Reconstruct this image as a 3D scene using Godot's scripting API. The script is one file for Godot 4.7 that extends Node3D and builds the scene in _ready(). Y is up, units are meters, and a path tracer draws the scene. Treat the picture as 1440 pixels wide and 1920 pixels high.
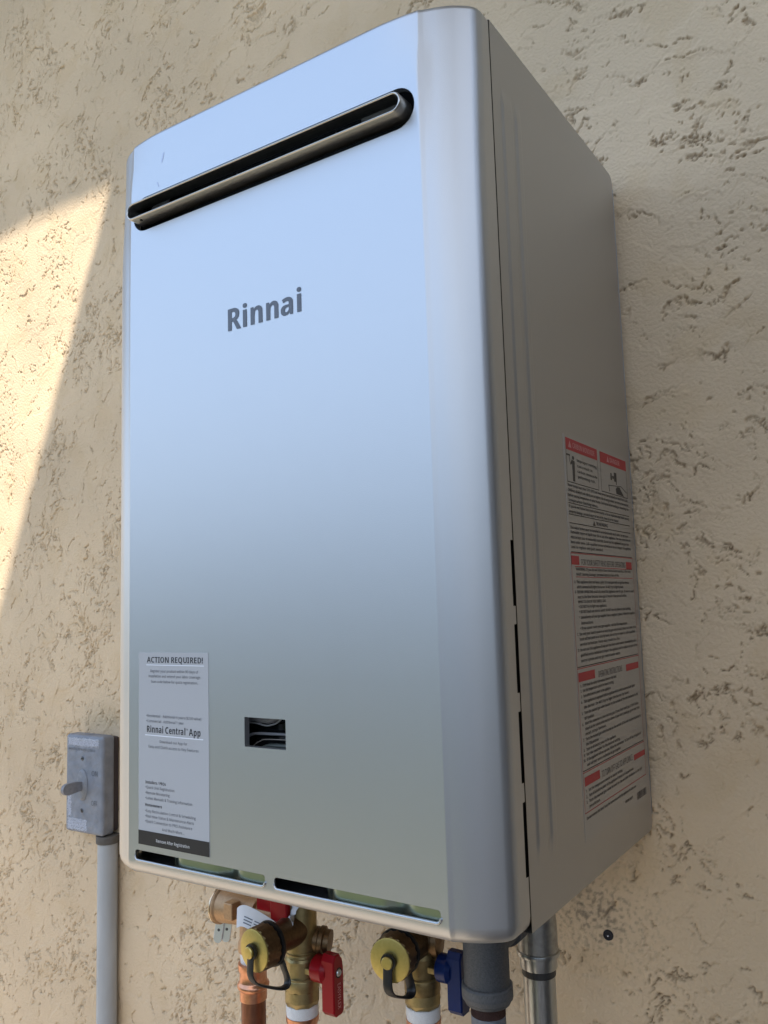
extends Node3D

# Unit frame: x right along the wall, y up from the underside of the heater, z out of the wall; ground lies 1.1 m below.
const GY := 1.1
const W := 0.355
const H := 0.6035
const D := 0.3091
const XC := 0.1409      # where the front flat ends
const ZS := 0.2697      # seam between cover and casing
const WALL := -0.010
const TOPY := 0.556      # above this the cover bends back gently at both ends

var taken := {}
var rng := RandomNumberGenerator.new()
var font: SystemFont
var font_bold: SystemFont

# ---------------------------------------------------------------- mesh collector
class MB:
	var v := PackedVector3Array()
	var n := PackedVector3Array()
	var c := PackedColorArray()
	var xf := Transform3D()
	var col := Color(1, 1, 1)
	var colored := false

	func at(t: Transform3D) -> MB:
		xf = t
		return self

	func t(a: Vector3, b: Vector3, d: Vector3, na: Vector3, nb: Vector3, nd: Vector3) -> void:
		if (b - a).cross(d - a).length_squared() < 1e-18:
			return
		if (b - a).cross(d - a).dot(na + nb + nd) > 0.0:
			var s := b; b = d; d = s
			s = nb; nb = nd; nd = s
		v.append(xf * a); v.append(xf * b); v.append(xf * d)
		n.append((xf.basis * na).normalized()); n.append((xf.basis * nb).normalized()); n.append((xf.basis * nd).normalized())
		if colored:
			c.append(col); c.append(col); c.append(col)

	func q(a: Vector3, b: Vector3, d: Vector3, e: Vector3, na: Vector3, nb: Vector3, nd: Vector3, ne: Vector3) -> void:
		t(a, b, d, na, nb, nd)
		t(a, d, e, na, nd, ne)

	func face(a: Vector3, b: Vector3, d: Vector3, e: Vector3, nn: Vector3) -> void:
		q(a, b, d, e, nn, nn, nn, nn)

	# surface of revolution about y; profile of (radius, y)
	func lathe(prof: Array, seg := 32, soft := 38.0, lumps := 0, lump := 0.0) -> MB:
		var sn: Array = []
		for i in prof.size() - 1:
			var dd: Vector2 = prof[i + 1] - prof[i]
			sn.append(Vector2(dd.y, -dd.x).normalized())
		var area := 0.0
		for i in prof.size():
			var p0: Vector2 = prof[i]
			var p1: Vector2 = prof[(i + 1) % prof.size()]
			area += p0.x * p1.y - p1.x * p0.y
		for i in prof.size() - 1:
			var a: Vector2 = prof[i]
			var b: Vector2 = prof[i + 1]
			if a.distance_to(b) < 1e-7:
				continue
			var na: Vector2 = sn[i]
			var nb: Vector2 = sn[i]
			if i > 0 and absf(sn[i].angle_to(sn[i - 1])) < deg_to_rad(soft):
				na = (sn[i] + sn[i - 1]).normalized()
			if i < sn.size() - 1 and absf(sn[i].angle_to(sn[i + 1])) < deg_to_rad(soft):
				nb = (sn[i] + sn[i + 1]).normalized()
			for k in seg:
				var p := TAU * k / seg
				var r := TAU * (k + 1) / seg
				var fp := 1.0
				var fr := 1.0
				if lumps > 0:
					fp = 1.0 + lump * signf(sin(p * lumps + 0.3))
					fr = 1.0 + lump * signf(sin(r * lumps + 0.3))
				var cp := Vector3(cos(p), 0, sin(p))
				var cr := Vector3(cos(r), 0, sin(r))
				q(cp * a.x * fp + Vector3.UP * a.y, cr * a.x * fr + Vector3.UP * a.y, cr * b.x * fr + Vector3.UP * b.y, cp * b.x * fp + Vector3.UP * b.y,
					cp * na.x + Vector3.UP * na.y, cr * na.x + Vector3.UP * na.y, cr * nb.x + Vector3.UP * nb.y, cp * nb.x + Vector3.UP * nb.y)
		return self

	# box with rounded edges
	func rbox(center: Vector3, size: Vector3, r := 0.001, m := 3) -> MB:
		var h := size / 2.0
		r = minf(r, minf(h.x, minf(h.y, h.z)) * 0.999)
		var lists: Array = []
		for ax in 3:
			var l: Array = []
			for i in m + 1:
				l.append(-h[ax] + r * i / m)
			for i in m + 1:
				l.append(h[ax] - r + r * i / m)
			lists.append(l)
		for ax in 3:
			var u := (ax + 1) % 3
			var w := (ax + 2) % 3
			for sgn in [-1.0, 1.0]:
				var ul: Array = lists[u]
				var wl: Array = lists[w]
				for i in ul.size() - 1:
					for j in wl.size() - 1:
						var ps: Array = []
						var ns: Array = []
						for o in [[0, 0], [1, 0], [1, 1], [0, 1]]:
							var p := Vector3()
							p[ax] = sgn * h[ax]
							p[u] = ul[i + o[0]]
							p[w] = wl[j + o[1]]
							var cc := p.clamp(-(h - Vector3.ONE * r), h - Vector3.ONE * r)
							var nn := (p - cc).normalized()
							ps.append(center + cc + nn * r)
							ns.append(nn)
						q(ps[0], ps[1], ps[2], ps[3], ns[0], ns[1], ns[2], ns[3])
		return self

	# tube (or strap when w != h) along a path
	func sweep(path: Array, w: float, h: float, seg := 14, cap := true, side := Vector3.ZERO) -> MB:
		var rings: Array = []
		var nrm: Array = []
		var last := side
		for i in path.size():
			var f: Vector3 = (path[mini(i + 1, path.size() - 1)] - path[maxi(i - 1, 0)]).normalized()
			if last == Vector3.ZERO:
				last = f.cross(Vector3.UP if absf(f.y) < 0.9 else Vector3.RIGHT)
			var s := (last - f * last.dot(f)).normalized()
			last = s if side == Vector3.ZERO else side
			var b := f.cross(s)
			var ring: Array = []
			var rn: Array = []
			for k in seg:
				var a := TAU * k / seg
				ring.append(path[i] + s * cos(a) * w + b * sin(a) * h)
				rn.append((s * cos(a) / w + b * sin(a) / h).normalized())
			rings.append(ring)
			nrm.append(rn)
		for i in path.size() - 1:
			for k in seg:
				var l := (k + 1) % seg
				q(rings[i][k], rings[i][l], rings[i + 1][l], rings[i + 1][k], nrm[i][k], nrm[i][l], nrm[i + 1][l], nrm[i + 1][k])
		if cap:
			for e in [0, path.size() - 1]:
				var f: Vector3 = (path[0] - path[1]).normalized() if e == 0 else (path[e] - path[e - 1]).normalized()
				for k in seg:
					t(path[e], rings[e][k], rings[e][(k + 1) % seg], f, f, f)
		return self

	# polygon in xy pushed from z0 to z1, with a small chamfer at z1
	func prism(poly: PackedVector2Array, z0: float, z1: float, ch := 0.0, back := true) -> MB:
		var ccw := not Geometry2D.is_polygon_clockwise(poly)
		var inner := PackedVector2Array()
		var k := poly.size()
		for i in k:
			var e0 := (poly[i] - poly[(i + k - 1) % k]).normalized()
			var e1 := (poly[(i + 1) % k] - poly[i]).normalized()
			var o0 := Vector2(e0.y, -e0.x) * (1.0 if ccw else -1.0)
			var o1 := Vector2(e1.y, -e1.x) * (1.0 if ccw else -1.0)
			var m := (o0 + o1).normalized()
			inner.append(poly[i] - m * ch / maxf(0.4, m.dot(o0)))
		for i in k:
			var a := poly[i]
			var b := poly[(i + 1) % k]
			var e := (b - a).normalized()
			var o := Vector3(e.y, -e.x, 0) * (1.0 if ccw else -1.0)
			var oa := o
			var ob := o
			var pe := (a - poly[(i + k - 1) % k]).normalized()
			var ne := (poly[(i + 2) % k] - b).normalized()
			if e.dot(pe) > 0.86:
				oa = (o + Vector3(pe.y, -pe.x, 0) * (1.0 if ccw else -1.0)).normalized()
			if e.dot(ne) > 0.86:
				ob = (o + Vector3(ne.y, -ne.x, 0) * (1.0 if ccw else -1.0)).normalized()
			var zc := z1 - ch
			q(Vector3(a.x, a.y, z0), Vector3(b.x, b.y, z0), Vector3(b.x, b.y, zc), Vector3(a.x, a.y, zc), oa, ob, ob, oa)
			if ch > 0.0:
				var ia := inner[i]
				var ib := inner[(i + 1) % k]
				var up := Vector3(0, 0, 1)
				q(Vector3(a.x, a.y, zc), Vector3(b.x, b.y, zc), Vector3(ib.x, ib.y, z1), Vector3(ia.x, ia.y, z1), (oa + up).normalized(), (ob + up).normalized(), (ob + up * 2).normalized(), (oa + up * 2).normalized())
		var tri := Geometry2D.triangulate_polygon(inner if ch > 0.0 else poly)
		var pp := inner if ch > 0.0 else poly
		for i in tri.size() / 3:
			var a := pp[tri[i * 3]]
			var b := pp[tri[i * 3 + 1]]
			var d := pp[tri[i * 3 + 2]]
			t(Vector3(a.x, a.y, z1), Vector3(b.x, b.y, z1), Vector3(d.x, d.y, z1), Vector3(0, 0, 1), Vector3(0, 0, 1), Vector3(0, 0, 1))
		if back:
			tri = Geometry2D.triangulate_polygon(poly)
			for i in tri.size() / 3:
				var a := poly[tri[i * 3]]
				var b := poly[tri[i * 3 + 1]]
				var d := poly[tri[i * 3 + 2]]
				t(Vector3(a.x, a.y, z0), Vector3(b.x, b.y, z0), Vector3(d.x, d.y, z0), Vector3(0, 0, -1), Vector3(0, 0, -1), Vector3(0, 0, -1))
		return self

	func rect(x0: float, y0: float, x1: float, y1: float, z: float) -> MB:
		face(Vector3(x0, y0, z), Vector3(x1, y0, z), Vector3(x1, y1, z), Vector3(x0, y1, z), Vector3(0, 0, 1))
		return self

	func mesh() -> ArrayMesh:
		var arr: Array = []
		arr.resize(Mesh.ARRAY_MAX)
		arr[Mesh.ARRAY_VERTEX] = v
		arr[Mesh.ARRAY_NORMAL] = n
		if colored:
			arr[Mesh.ARRAY_COLOR] = c
		var m := ArrayMesh.new()
		m.add_surface_from_arrays(Mesh.PRIMITIVE_TRIANGLES, arr)
		return m

# ---------------------------------------------------------------- naming helpers
func numbered(called: String) -> String:
	taken[called] = taken.get(called, -1) + 1
	return called if taken[called] == 0 else "%s_%03d" % [called, taken[called]]

func tag(o: Node, label: String, category: String, group := "") -> Node:
	o.set_meta("label", label)
	o.set_meta("category", category)
	if group:
		o.set_meta("group", group)
	return o

func thing(called: String, label: String, category: String, pos: Vector3, group := "") -> Node3D:
	var o := Node3D.new()
	o.name = numbered(called)
	o.position = pos
	add_child(o, true)
	tag(o, label, category, group)
	return o

# one mesh, given in the unit frame, put under its parent so that it stays where it was built
func part(called: String, mb: MB, mat: Material, parent: Node = self) -> MeshInstance3D:
	var o := MeshInstance3D.new()
	o.name = numbered(called) if parent == self else called
	o.mesh = mb.mesh()
	o.material_override = mat
	parent.add_child(o, true)
	var base := Vector3(0, GY, 0)
	var p := parent
	while p != self:
		base -= (p as Node3D).position
		p = p.get_parent()
	o.position = base
	return o

# ---------------------------------------------------------------- materials
func lin(r: float, g: float, b: float) -> Color:
	return Color(r, g, b).linear_to_srgb()

func mat(c: Color, rough := 0.6, metal := 0.0, spec := 0.5) -> StandardMaterial3D:
	var m := StandardMaterial3D.new()
	m.albedo_color = c
	m.roughness = rough
	m.metallic = metal
	m.metallic_specular = spec
	return m

func noise_tex(freq: float, octaves: int, lo: Color, hi: Color, sd: int, size := 512, mid := 0.5) -> NoiseTexture2D:
	var nz := FastNoiseLite.new()
	nz.seed = sd
	nz.frequency = freq
	nz.fractal_octaves = octaves
	var t := NoiseTexture2D.new()
	t.width = size
	t.height = size
	t.seamless = true
	t.noise = nz
	var g := Gradient.new()
	g.offsets = PackedFloat32Array([0.0, mid, 1.0])
	g.colors = PackedColorArray([lo, lo.lerp(hi, 0.5), hi])
	t.color_ramp = g
	return t

func bump_tex(freq: float, octaves: int, strength: float, sd: int, size := 512) -> NoiseTexture2D:
	var nz := FastNoiseLite.new()
	nz.seed = sd
	nz.frequency = freq
	nz.fractal_octaves = octaves
	var t := NoiseTexture2D.new()
	t.width = size
	t.height = size
	t.seamless = true
	t.as_normal_map = true
	t.bump_strength = strength
	t.noise = nz
	return t

# tiled in metres: tile is the side of one repeat
func tri(m: StandardMaterial3D, tile: float) -> StandardMaterial3D:
	m.uv1_triplanar = true
	m.uv1_world_triplanar = true
	m.uv1_scale = Vector3.ONE / tile
	return m

func mottled(c0: Color, c1: Color, rough: float, metal: float, tile: float, sd: int, freq := 0.02, bump := 0.0, stretch := Vector3.ONE) -> StandardMaterial3D:
	var m := mat(Color.WHITE, rough, metal)
	m.albedo_texture = noise_tex(freq, 5, c0, c1, sd)
	tri(m, tile)
	m.uv1_scale = stretch / tile
	if bump > 0.0:
		m.normal_enabled = true
		m.normal_texture = bump_tex(freq * 2.0, 4, 6.0, sd + 7)
		m.normal_scale = bump
	return m

# ---------------------------------------------------------------- lettering
var cap_ref := {}

func letters(mb: MB, s: String, cap: float, x: float, y: float, width := 0.0, align := 0.0, bold := false, z := 0.0) -> void:
	var t := TextMesh.new()
	t.font = font_bold if bold else font
	t.font_size = 32
	t.pixel_size = 0.01
	t.depth = 0.0
	t.curve_step = 1.6
	t.horizontal_alignment = HORIZONTAL_ALIGNMENT_LEFT
	if not cap_ref.has(bold):
		t.text = "H"
		var hb := t.get_aabb()
		cap_ref[bold] = [hb.size.y, hb.position.y]
	t.text = s
	var arr := t.surface_get_arrays(0)
	if arr.is_empty():
		return
	var vs: PackedVector3Array = arr[Mesh.ARRAY_VERTEX]
	var ix: PackedInt32Array = arr[Mesh.ARRAY_INDEX]
	var lo := INF
	var hi := -INF
	for p in vs:
		lo = minf(lo, p.x)
		hi = maxf(hi, p.x)
	var sy: float = cap / cap_ref[bold][0]
	var sx: float = sy if width <= 0.0 else width / maxf(hi - lo, 1e-6)
	var ox := x - (hi - lo) * sx * align
	var up := Vector3(0, 0, 1)
	var count := ix.size() if ix.size() > 0 else vs.size()
	for i in range(0, count, 3):
		var tr: Array = []
		for k in 3:
			var p: Vector3 = vs[ix[i + k]] if ix.size() > 0 else vs[i + k]
			tr.append(Vector3(ox + (p.x - lo) * sx, y + (p.y - cap_ref[bold][1]) * sy, z))
		mb.t(tr[0], tr[1], tr[2], up, up, up)

# ---------------------------------------------------------------- outlines
func rounded(cx: float, cy: float, hx: float, hy: float, r: float, k := 6) -> PackedVector2Array:
	var o := PackedVector2Array()
	for c in 4:
		var sx: float = [1.0, -1.0, -1.0, 1.0][c]
		var sy: float = [1.0, 1.0, -1.0, -1.0][c]
		for i in k + 1:
			var a := PI / 2 * (c + float(i) / k)
			o.append(Vector2(cx + sx * (hx - r) + cos(a) * r, cy + sy * (hy - r) + sin(a) * r))
	return o

func _ready() -> void:
	rng.seed = 11
	# ------------------------------------------------------------ camera, sky, sun, exposure
	var cam := Camera3D.new()
	cam.name = "camera"
	cam.fov = 63.44
	cam.near = 0.03
	cam.far = 300.0
	cam.position = Vector3(0.399, GY + 0.2037, 0.759)
	cam.rotation = Vector3(0.11, 0.5782, -0.0304)
	add_child(cam)
	var env := Environment.new()
	var sky := Sky.new()
	var sm := ProceduralSkyMaterial.new()
	sm.sky_top_color = Color(0.54, 0.65, 0.81)
	sm.sky_horizon_color = Color(0.73, 0.79, 0.85)
	sm.sky_curve = 0.22
	sm.ground_bottom_color = Color(0.25, 0.28, 0.20)
	sm.ground_horizon_color = Color(0.55, 0.58, 0.52)
	sm.sun_angle_max = 60.0
	sm.sun_curve = 0.5
	sky.sky_material = sm
	env.sky = sky
	env.background_mode = Environment.BG_SKY
	env.background_energy_multiplier = 1.0
	env.tonemap_mode = Environment.TONE_MAPPER_LINEAR
	env.tonemap_exposure = 3.05
	env.sdfgi_enabled = true
	env.ssao_enabled = true
	env.ssil_enabled = true
	var we := WorldEnvironment.new()
	we.name = "world_environment"
	we.environment = env
	add_child(we)
	var sun := DirectionalLight3D.new()
	sun.name = "sun"
	sun.light_energy = 0.78
	sun.light_color = Color(1.0, 0.96, 0.90)
	sun.light_angular_distance = 0.7
	sun.shadow_enabled = true
	add_child(sun)
	sun.look_at_from_position(Vector3.ZERO, -Vector3(0.34, 0.80, 0.495), Vector3(0, 0, 1))

	font = SystemFont.new()
	font.font_names = PackedStringArray(["Droid Sans"])
	font_bold = SystemFont.new()
	font_bold.font_names = PackedStringArray(["Droid Sans"])
	font_bold.font_weight = 700

	build_setting()
	build_house()
	build_heater()
	build_switch()
	build_hot()
	build_cold()
	build_gas()
	build_small()

# ---------------------------------------------------------------- setting
func build_setting() -> void:
	var g := MB.new()
	g.face(Vector3(-150, -GY, -150), Vector3(150, -GY, -150), Vector3(150, -GY, 150), Vector3(-150, -GY, 150), Vector3.UP)
	var lawn := part("lawn", g, mottled(lin(0.045, 0.062, 0.024), lin(0.105, 0.122, 0.058), 0.9, 0.0, 0.9, 3, 0.03, 1.0))
	lawn.set_meta("kind", "structure")
	lawn.set_meta("label", "green lawn running out from the house wall")
	var w := MB.new()
	w.rbox(Vector3(-6.85, -GY + 0.02, 0.85), Vector3(14, 0.12, 1.7), 0.01)
	var walk := part("path", w, mottled(lin(0.40, 0.34, 0.27), lin(0.52, 0.45, 0.36), 0.9, 0.0, 0.8, 5, 0.02, 0.6))
	walk.set_meta("kind", "structure")
	walk.set_meta("label", "pale concrete patio along the foot of the house wall")

	var dr := MB.new()
	dr.rbox(Vector3(3.4, -GY + 0.004, 3.5), Vector3(6.4, 0.06, 7.0), 0.004)
	var drive := part("driveway", dr, mottled(lin(0.035, 0.034, 0.038), lin(0.065, 0.063, 0.068), 0.9, 0.0, 0.5, 6, 0.05, 0.8))
	drive.set_meta("kind", "structure")
	drive.set_meta("label", "dark asphalt driveway to the right of the patio")

	# weathered board fence standing out from the wall, to the right of the photographer
	var fn := thing("board_fence", "dark weathered wooden board fence at right angles to the house wall", "fence", Vector3(0.86, 0, 0.33))
	var wood := mottled(lin(0.045, 0.036, 0.030), lin(0.095, 0.078, 0.062), 0.85, 0.0, 0.35, 15, 0.02, 0.8, Vector3(5, 0.4, 5))
	for i in 5:
		var bd := MB.new()
		bd.rbox(Vector3(0.85, -0.19 + 0.004 * sin(i * 2.3), 0.062 + 0.134 * i), Vector3(0.018, 1.78, 0.130), 0.003)
		part("board", bd, wood, fn)
	for y in [-0.8, 0.4]:
		var rl := MB.new()
		rl.rbox(Vector3(0.878, y, 0.325), Vector3(0.036, 0.09, 0.65), 0.003)
		part("rail", rl, wood, fn)

	# a hedge across the lawn, opposite the wall
	var h := thing("hedge", "dense green clipped hedge across the lawn, opposite the house", "hedge", Vector3(0, 0, 7.5))
	var core := MB.new()
	core.rbox(Vector3(0, -GY + 0.9, 7.5), Vector3(24, 1.8, 0.9), 0.2)
	part("branches", core, mottled(lin(0.02, 0.03, 0.012), lin(0.05, 0.07, 0.03), 0.9, 0.0, 0.4, 8, 0.05, 1.0), h)
	var leaf := MB.new()
	leaf.q(Vector3(-0.03, 0, 0), Vector3(0, 0.055, 0.012), Vector3(0.03, 0, 0), Vector3(0, -0.055, 0.012), Vector3(-0.3, 0, 1), Vector3(0, 0.2, 1), Vector3(0.3, 0, 1), Vector3(0, -0.2, 1))
	var mm := MultiMesh.new()
	mm.transform_format = MultiMesh.TRANSFORM_3D
	mm.use_colors = true
	mm.mesh = leaf.mesh()
	mm.instance_count = 9000
	for i in 9000:
		var p := Vector3(rng.randf_range(-12, 12), rng.randf_range(0.05, 1.92) - GY, 7.03 - rng.randf() * 0.1)
		if rng.randf() < 0.3:
			p.y = 1.82 - GY + rng.randf() * 0.12
			p.z = rng.randf_range(7.0, 7.9)
		var b := Basis.from_euler(Vector3(rng.randf_range(-1.2, 0.6), PI + rng.randf_range(-1.2, 1.2), rng.randf_range(-3, 3)))
		mm.set_instance_transform(i, Transform3D(b.scaled(Vector3.ONE * rng.randf_range(0.8, 1.7)), p + Vector3(0, GY, 0)))
		var k := rng.randf()
		mm.set_instance_color(i, Color(0.035 + 0.05 * k, 0.07 + 0.07 * k, 0.02 + 0.02 * k))
	var mi := MultiMeshInstance3D.new()
	mi.name = "leaves"
	mi.multimesh = mm
	var lm := mat(Color.WHITE, 0.5)
	lm.vertex_color_use_as_albedo = true
	mi.material_override = lm
	h.add_child(mi)
	mi.position = -h.position
	mi.set_meta("kind", "stuff")

func seen(x: float, y: float) -> bool:
	# the stretch of wall that gets the fine relief: what the picture shows and a margin, less what the heater covers
	if x > -0.14 and x < 0.15 and y > 0.03 and y < 0.57:
		return false
	var f := (x + 0.86) / 1.19
	return y < lerpf(1.26, 0.72, f) + 0.12 and y > lerpf(-0.40, -0.15, f) - 0.11

# ---------------------------------------------------------------- house: stucco wall, eave, porch roof
func build_house() -> void:
	var house := thing("stucco_house", "tan house wall in skip trowel stucco, half in sun, behind the heater", "house wall", Vector3(0, 0, 0))
	# the stretch of wall round the heater: real relief, a grid of points pressed in where the trowel skipped
	var x0 := -0.99
	var x1 := 0.46
	var y0 := -0.50
	var y1 := 1.36
	var step := 0.0013
	var nx := int((x1 - x0) / step)
	var ny := int((y1 - y0) / step)
	var na := FastNoiseLite.new()
	na.seed = 21; na.frequency = 1.0; na.noise_type = FastNoiseLite.TYPE_SIMPLEX; na.fractal_type = FastNoiseLite.FRACTAL_FBM; na.fractal_octaves = 3; na.fractal_gain = 0.5
	var nb := FastNoiseLite.new()
	nb.seed = 5; nb.frequency = 1.0; nb.noise_type = FastNoiseLite.TYPE_SIMPLEX; nb.fractal_octaves = 2
	var nm := FastNoiseLite.new()
	nm.seed = 77; nm.frequency = 1.0; nm.noise_type = FastNoiseLite.TYPE_SIMPLEX; nm.fractal_octaves = 3
	var nw := FastNoiseLite.new()
	nw.seed = 9; nw.frequency = 1.0; nw.noise_type = FastNoiseLite.TYPE_SIMPLEX; nw.fractal_octaves = 2
	var hgt := PackedFloat32Array()
	hgt.resize(nx * ny)
	var dirt := PackedFloat32Array()
	dirt.resize(nx * ny)
	for j in ny:
		var y := y0 + step * j
		for i in nx:
			var x := x0 + step * i
			if not seen(x, y):
				continue
			# strokes lean at the left and lie flatter to the right
			var th := 1.05 - 0.62 * smoothstep(-0.5, 0.5, x)
			var wx := x + 0.010 * nw.get_noise_2d(x * 17.0, y * 17.0) + 0.0021 * nw.get_noise_2d(x * 130.0, y * 130.0)
			var wy := y + 0.010 * nw.get_noise_2d(x * 17.0 + 40.0, y * 17.0) + 0.0021 * nw.get_noise_2d(x * 130.0 + 50.0, y * 130.0)
			var ct := cos(th)
			var sn := sin(th)
			var al := wx * ct + wy * sn
			var ac := -wx * sn + wy * ct
			var mask := nm.get_noise_2d(x * 5.5, y * 5.5)
			var brk := nb.get_noise_2d(al * 25.0 + 7.0, ac * 50.0)
			# long lone cracks, and clusters of short ragged strokes: lines of even width along which one coat laps over the next
			var d := 0.0
			var lip := 0.0
			var on1 := smoothstep(-0.06, 0.14, brk)
			var on2 := smoothstep(0.0, 0.22, mask - 0.15 + 0.85 * (brk - 0.10))
			var e := 0.0015
			var press := 0.35 + 0.65 * smoothstep(-0.3, 0.4, nm.get_noise_2d(x * 21.0, y * 21.0 + 30.0))
			on1 *= press
			on2 *= press
			if on1 > 0.0:
				var c1 := na.get_noise_2d(al * 8.0, ac * 15.0)
				if absf(c1) < 0.35:
					var gx := (na.get_noise_2d((al + e) * 8.0, ac * 15.0) - c1) / e
					var gy := (na.get_noise_2d(al * 8.0, (ac + e) * 15.0) - c1) / e
					var t1 := c1 / (sqrt(gx * gx + gy * gy) + 4.0)
					d = on1 * exp(-pow(t1 / 0.00075, 2.0))
					if t1 > 0.0:
						lip = on1 * exp(-t1 / 0.0026)
			if on2 > 0.0:
				var c2 := na.get_noise_2d(al * 22.0 + 11.0, ac * 40.0)
				var gx := (na.get_noise_2d((al + e) * 22.0 + 11.0, ac * 40.0) - c2) / e
				var gy := (na.get_noise_2d(al * 22.0 + 11.0, (ac + e) * 40.0) - c2) / e
				var t2 := c2 / (sqrt(gx * gx + gy * gy) + 14.0)
				d = maxf(d, on2 * exp(-pow(t2 / 0.00070, 2.0)))
				if t2 > 0.0:
					lip = maxf(lip, on2 * exp(-t2 / 0.0020))
			# torn pits
			var c3 := nb.get_noise_2d(al * 60.0, ac * 110.0 + 3.0)
			var pit := smoothstep(0.74, 0.90, c3 + 0.40 * mask)
			d = maxf(d, pit * 0.7)
			# lips where one coat laps over the next
			var lap := smoothstep(-0.03, 0.03, na.get_noise_2d(al * 7.0 + 31.0, ac * 15.0)) * 0.0006
			var wav := 0.0011 * nw.get_noise_2d(x * 6.0 + 9.0, y * 6.0)
			hgt[j * nx + i] = wav + lap + 0.0009 * lip - 0.0030 * d
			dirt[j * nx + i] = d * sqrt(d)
	var vs := PackedVector3Array()
	vs.resize(nx * ny)
	var ns := PackedVector3Array()
	ns.resize(nx * ny)
	var cs := PackedColorArray()
	cs.resize(nx * ny)
	var base := Vector3(0.675, 0.52, 0.347)
	for j in ny:
		var y := y0 + step * j
		for i in nx:
			var x := x0 + step * i
			var k := j * nx + i
			var hx := hgt[j * nx + mini(i + 1, nx - 1)] - hgt[j * nx + maxi(i - 1, 0)]
			var hy := hgt[mini(j + 1, ny - 1) * nx + i] - hgt[maxi(j - 1, 0) * nx + i]
			vs[k] = Vector3(x, y, WALL + hgt[k])
			ns[k] = Vector3(-hx, -hy, 2.0 * step).normalized()
			var mo := nm.get_noise_2d(x * 3.0 + 20.0, y * 3.0)
			var f := 1.0 + 0.10 * mo
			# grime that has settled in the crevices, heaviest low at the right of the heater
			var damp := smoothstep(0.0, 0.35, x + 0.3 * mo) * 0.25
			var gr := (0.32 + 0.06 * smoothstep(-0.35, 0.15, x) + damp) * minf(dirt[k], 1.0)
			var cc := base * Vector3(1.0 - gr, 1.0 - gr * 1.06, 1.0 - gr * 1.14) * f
			# dark mildew round the old screw hole
			var r := Vector2(x - 0.115, (y + 0.085) * 1.2).length()
			var spot := smoothstep(0.10, 0.0, r) * smoothstep(0.05, 0.9, nm.get_noise_2d(x * 130.0, y * 130.0) + 0.35 * smoothstep(0.05, 0.0, r))
			cc = cc.lerp(Vector3(0.10, 0.085, 0.07), 0.65 * spot)
			# warmer rub marks
			var warm := smoothstep(0.25, 0.6, nm.get_noise_2d(x * 9.0, y * 9.0 + 60.0)) * 0.22
			cc = cc.lerp(Vector3(0.60, 0.43, 0.24) * f, warm)
			cs[k] = Color(cc.x, cc.y, cc.z)
	var ix := PackedInt32Array()
	ix.resize((nx - 1) * (ny - 1) * 6)
	var o := 0
	for j in ny - 1:
		for i in nx - 1:
			var a := j * nx + i
			if not seen(x0 + step * i, y0 + step * j):
				continue
			ix[o] = a; ix[o + 1] = a + nx; ix[o + 2] = a + nx + 1
			ix[o + 3] = a; ix[o + 4] = a + nx + 1; ix[o + 5] = a + 1
			o += 6
	ix.resize(o)
	var arr: Array = []
	arr.resize(Mesh.ARRAY_MAX)
	arr[Mesh.ARRAY_VERTEX] = vs
	arr[Mesh.ARRAY_NORMAL] = ns
	arr[Mesh.ARRAY_COLOR] = cs
	arr[Mesh.ARRAY_INDEX] = ix
	var am := ArrayMesh.new()
	am.add_surface_from_arrays(Mesh.PRIMITIVE_TRIANGLES, arr)
	var stucco := mat(Color.WHITE, 0.88, 0.0, 0.3)
	stucco.vertex_color_use_as_albedo = true
	stucco.normal_enabled = true
	stucco.normal_texture = bump_tex(0.06, 4, 5.0, 31)
	stucco.normal_scale = 0.5
	tri(stucco, 0.14)
	var near := MeshInstance3D.new()
	near.name = "stucco_coat"
	near.mesh = am
	near.material_override = stucco
	near.position = Vector3(0, GY, 0)
	house.add_child(near)
	# the rest of the wall, in four pieces round that stretch, with thickness
	var far := MB.new()
	var zt := WALL - 0.12
	far.rbox(Vector3((-7 + x0) / 2, 0.6, zt), Vector3(x0 + 7, 3.4, 0.24), 0.002)
	far.rbox(Vector3((x1 + 7) / 2, 0.6, zt), Vector3(7 - x1, 3.4, 0.24), 0.002)
	far.rbox(Vector3((x0 + x1) / 2, (y1 + 2.3) / 2, zt), Vector3(x1 - x0, 2.3 - y1, 0.24), 0.002)
	far.rbox(Vector3((x0 + x1) / 2, (y0 - GY) / 2, zt), Vector3(x1 - x0, y0 + GY, 0.24), 0.002)
	far.rbox(Vector3((x0 + x1) / 2, (y0 + y1) / 2, WALL - 0.0545), Vector3(x1 - x0 + 0.02, y1 - y0 + 0.02, 0.10), 0.002)
	var plain := mottled(lin(0.52, 0.42, 0.29), lin(0.60, 0.49, 0.35), 0.9, 0.0, 0.9, 41, 0.02, 1.0)
	part("wall", far, plain, house)
	# roof edge above: its underside ends 0.83 m out and throws the level shadow
	var white := mottled(lin(0.52, 0.49, 0.44), lin(0.60, 0.57, 0.51), 0.7, 0.0, 1.0, 43, 0.02)
	var ev := MB.new()
	ev.rbox(Vector3(0, 2.189 + 0.08, 0.83 / 2), Vector3(14, 0.16, 0.83), 0.002)
	part("eave", ev, white, house)
	# porch roof to the right, whose left edge throws the slanting shadow
	var po := MB.new()
	po.rbox(Vector3((0.052 + 1.65) / 2, 2.189 + 0.06, 0.835 + 0.7), Vector3(1.65 - 0.052, 0.12, 1.4), 0.002)
	part("porch_roof", po, white, house)
	for x in [1.59]:
		var ps := MB.new()
		ps.rbox(Vector3(x, (2.189 - GY) / 2.0, 2.15), Vector3(0.1, 2.189 + GY - 0.002, 0.1), 0.006)
		part("porch_post", ps, white, house)

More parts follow.
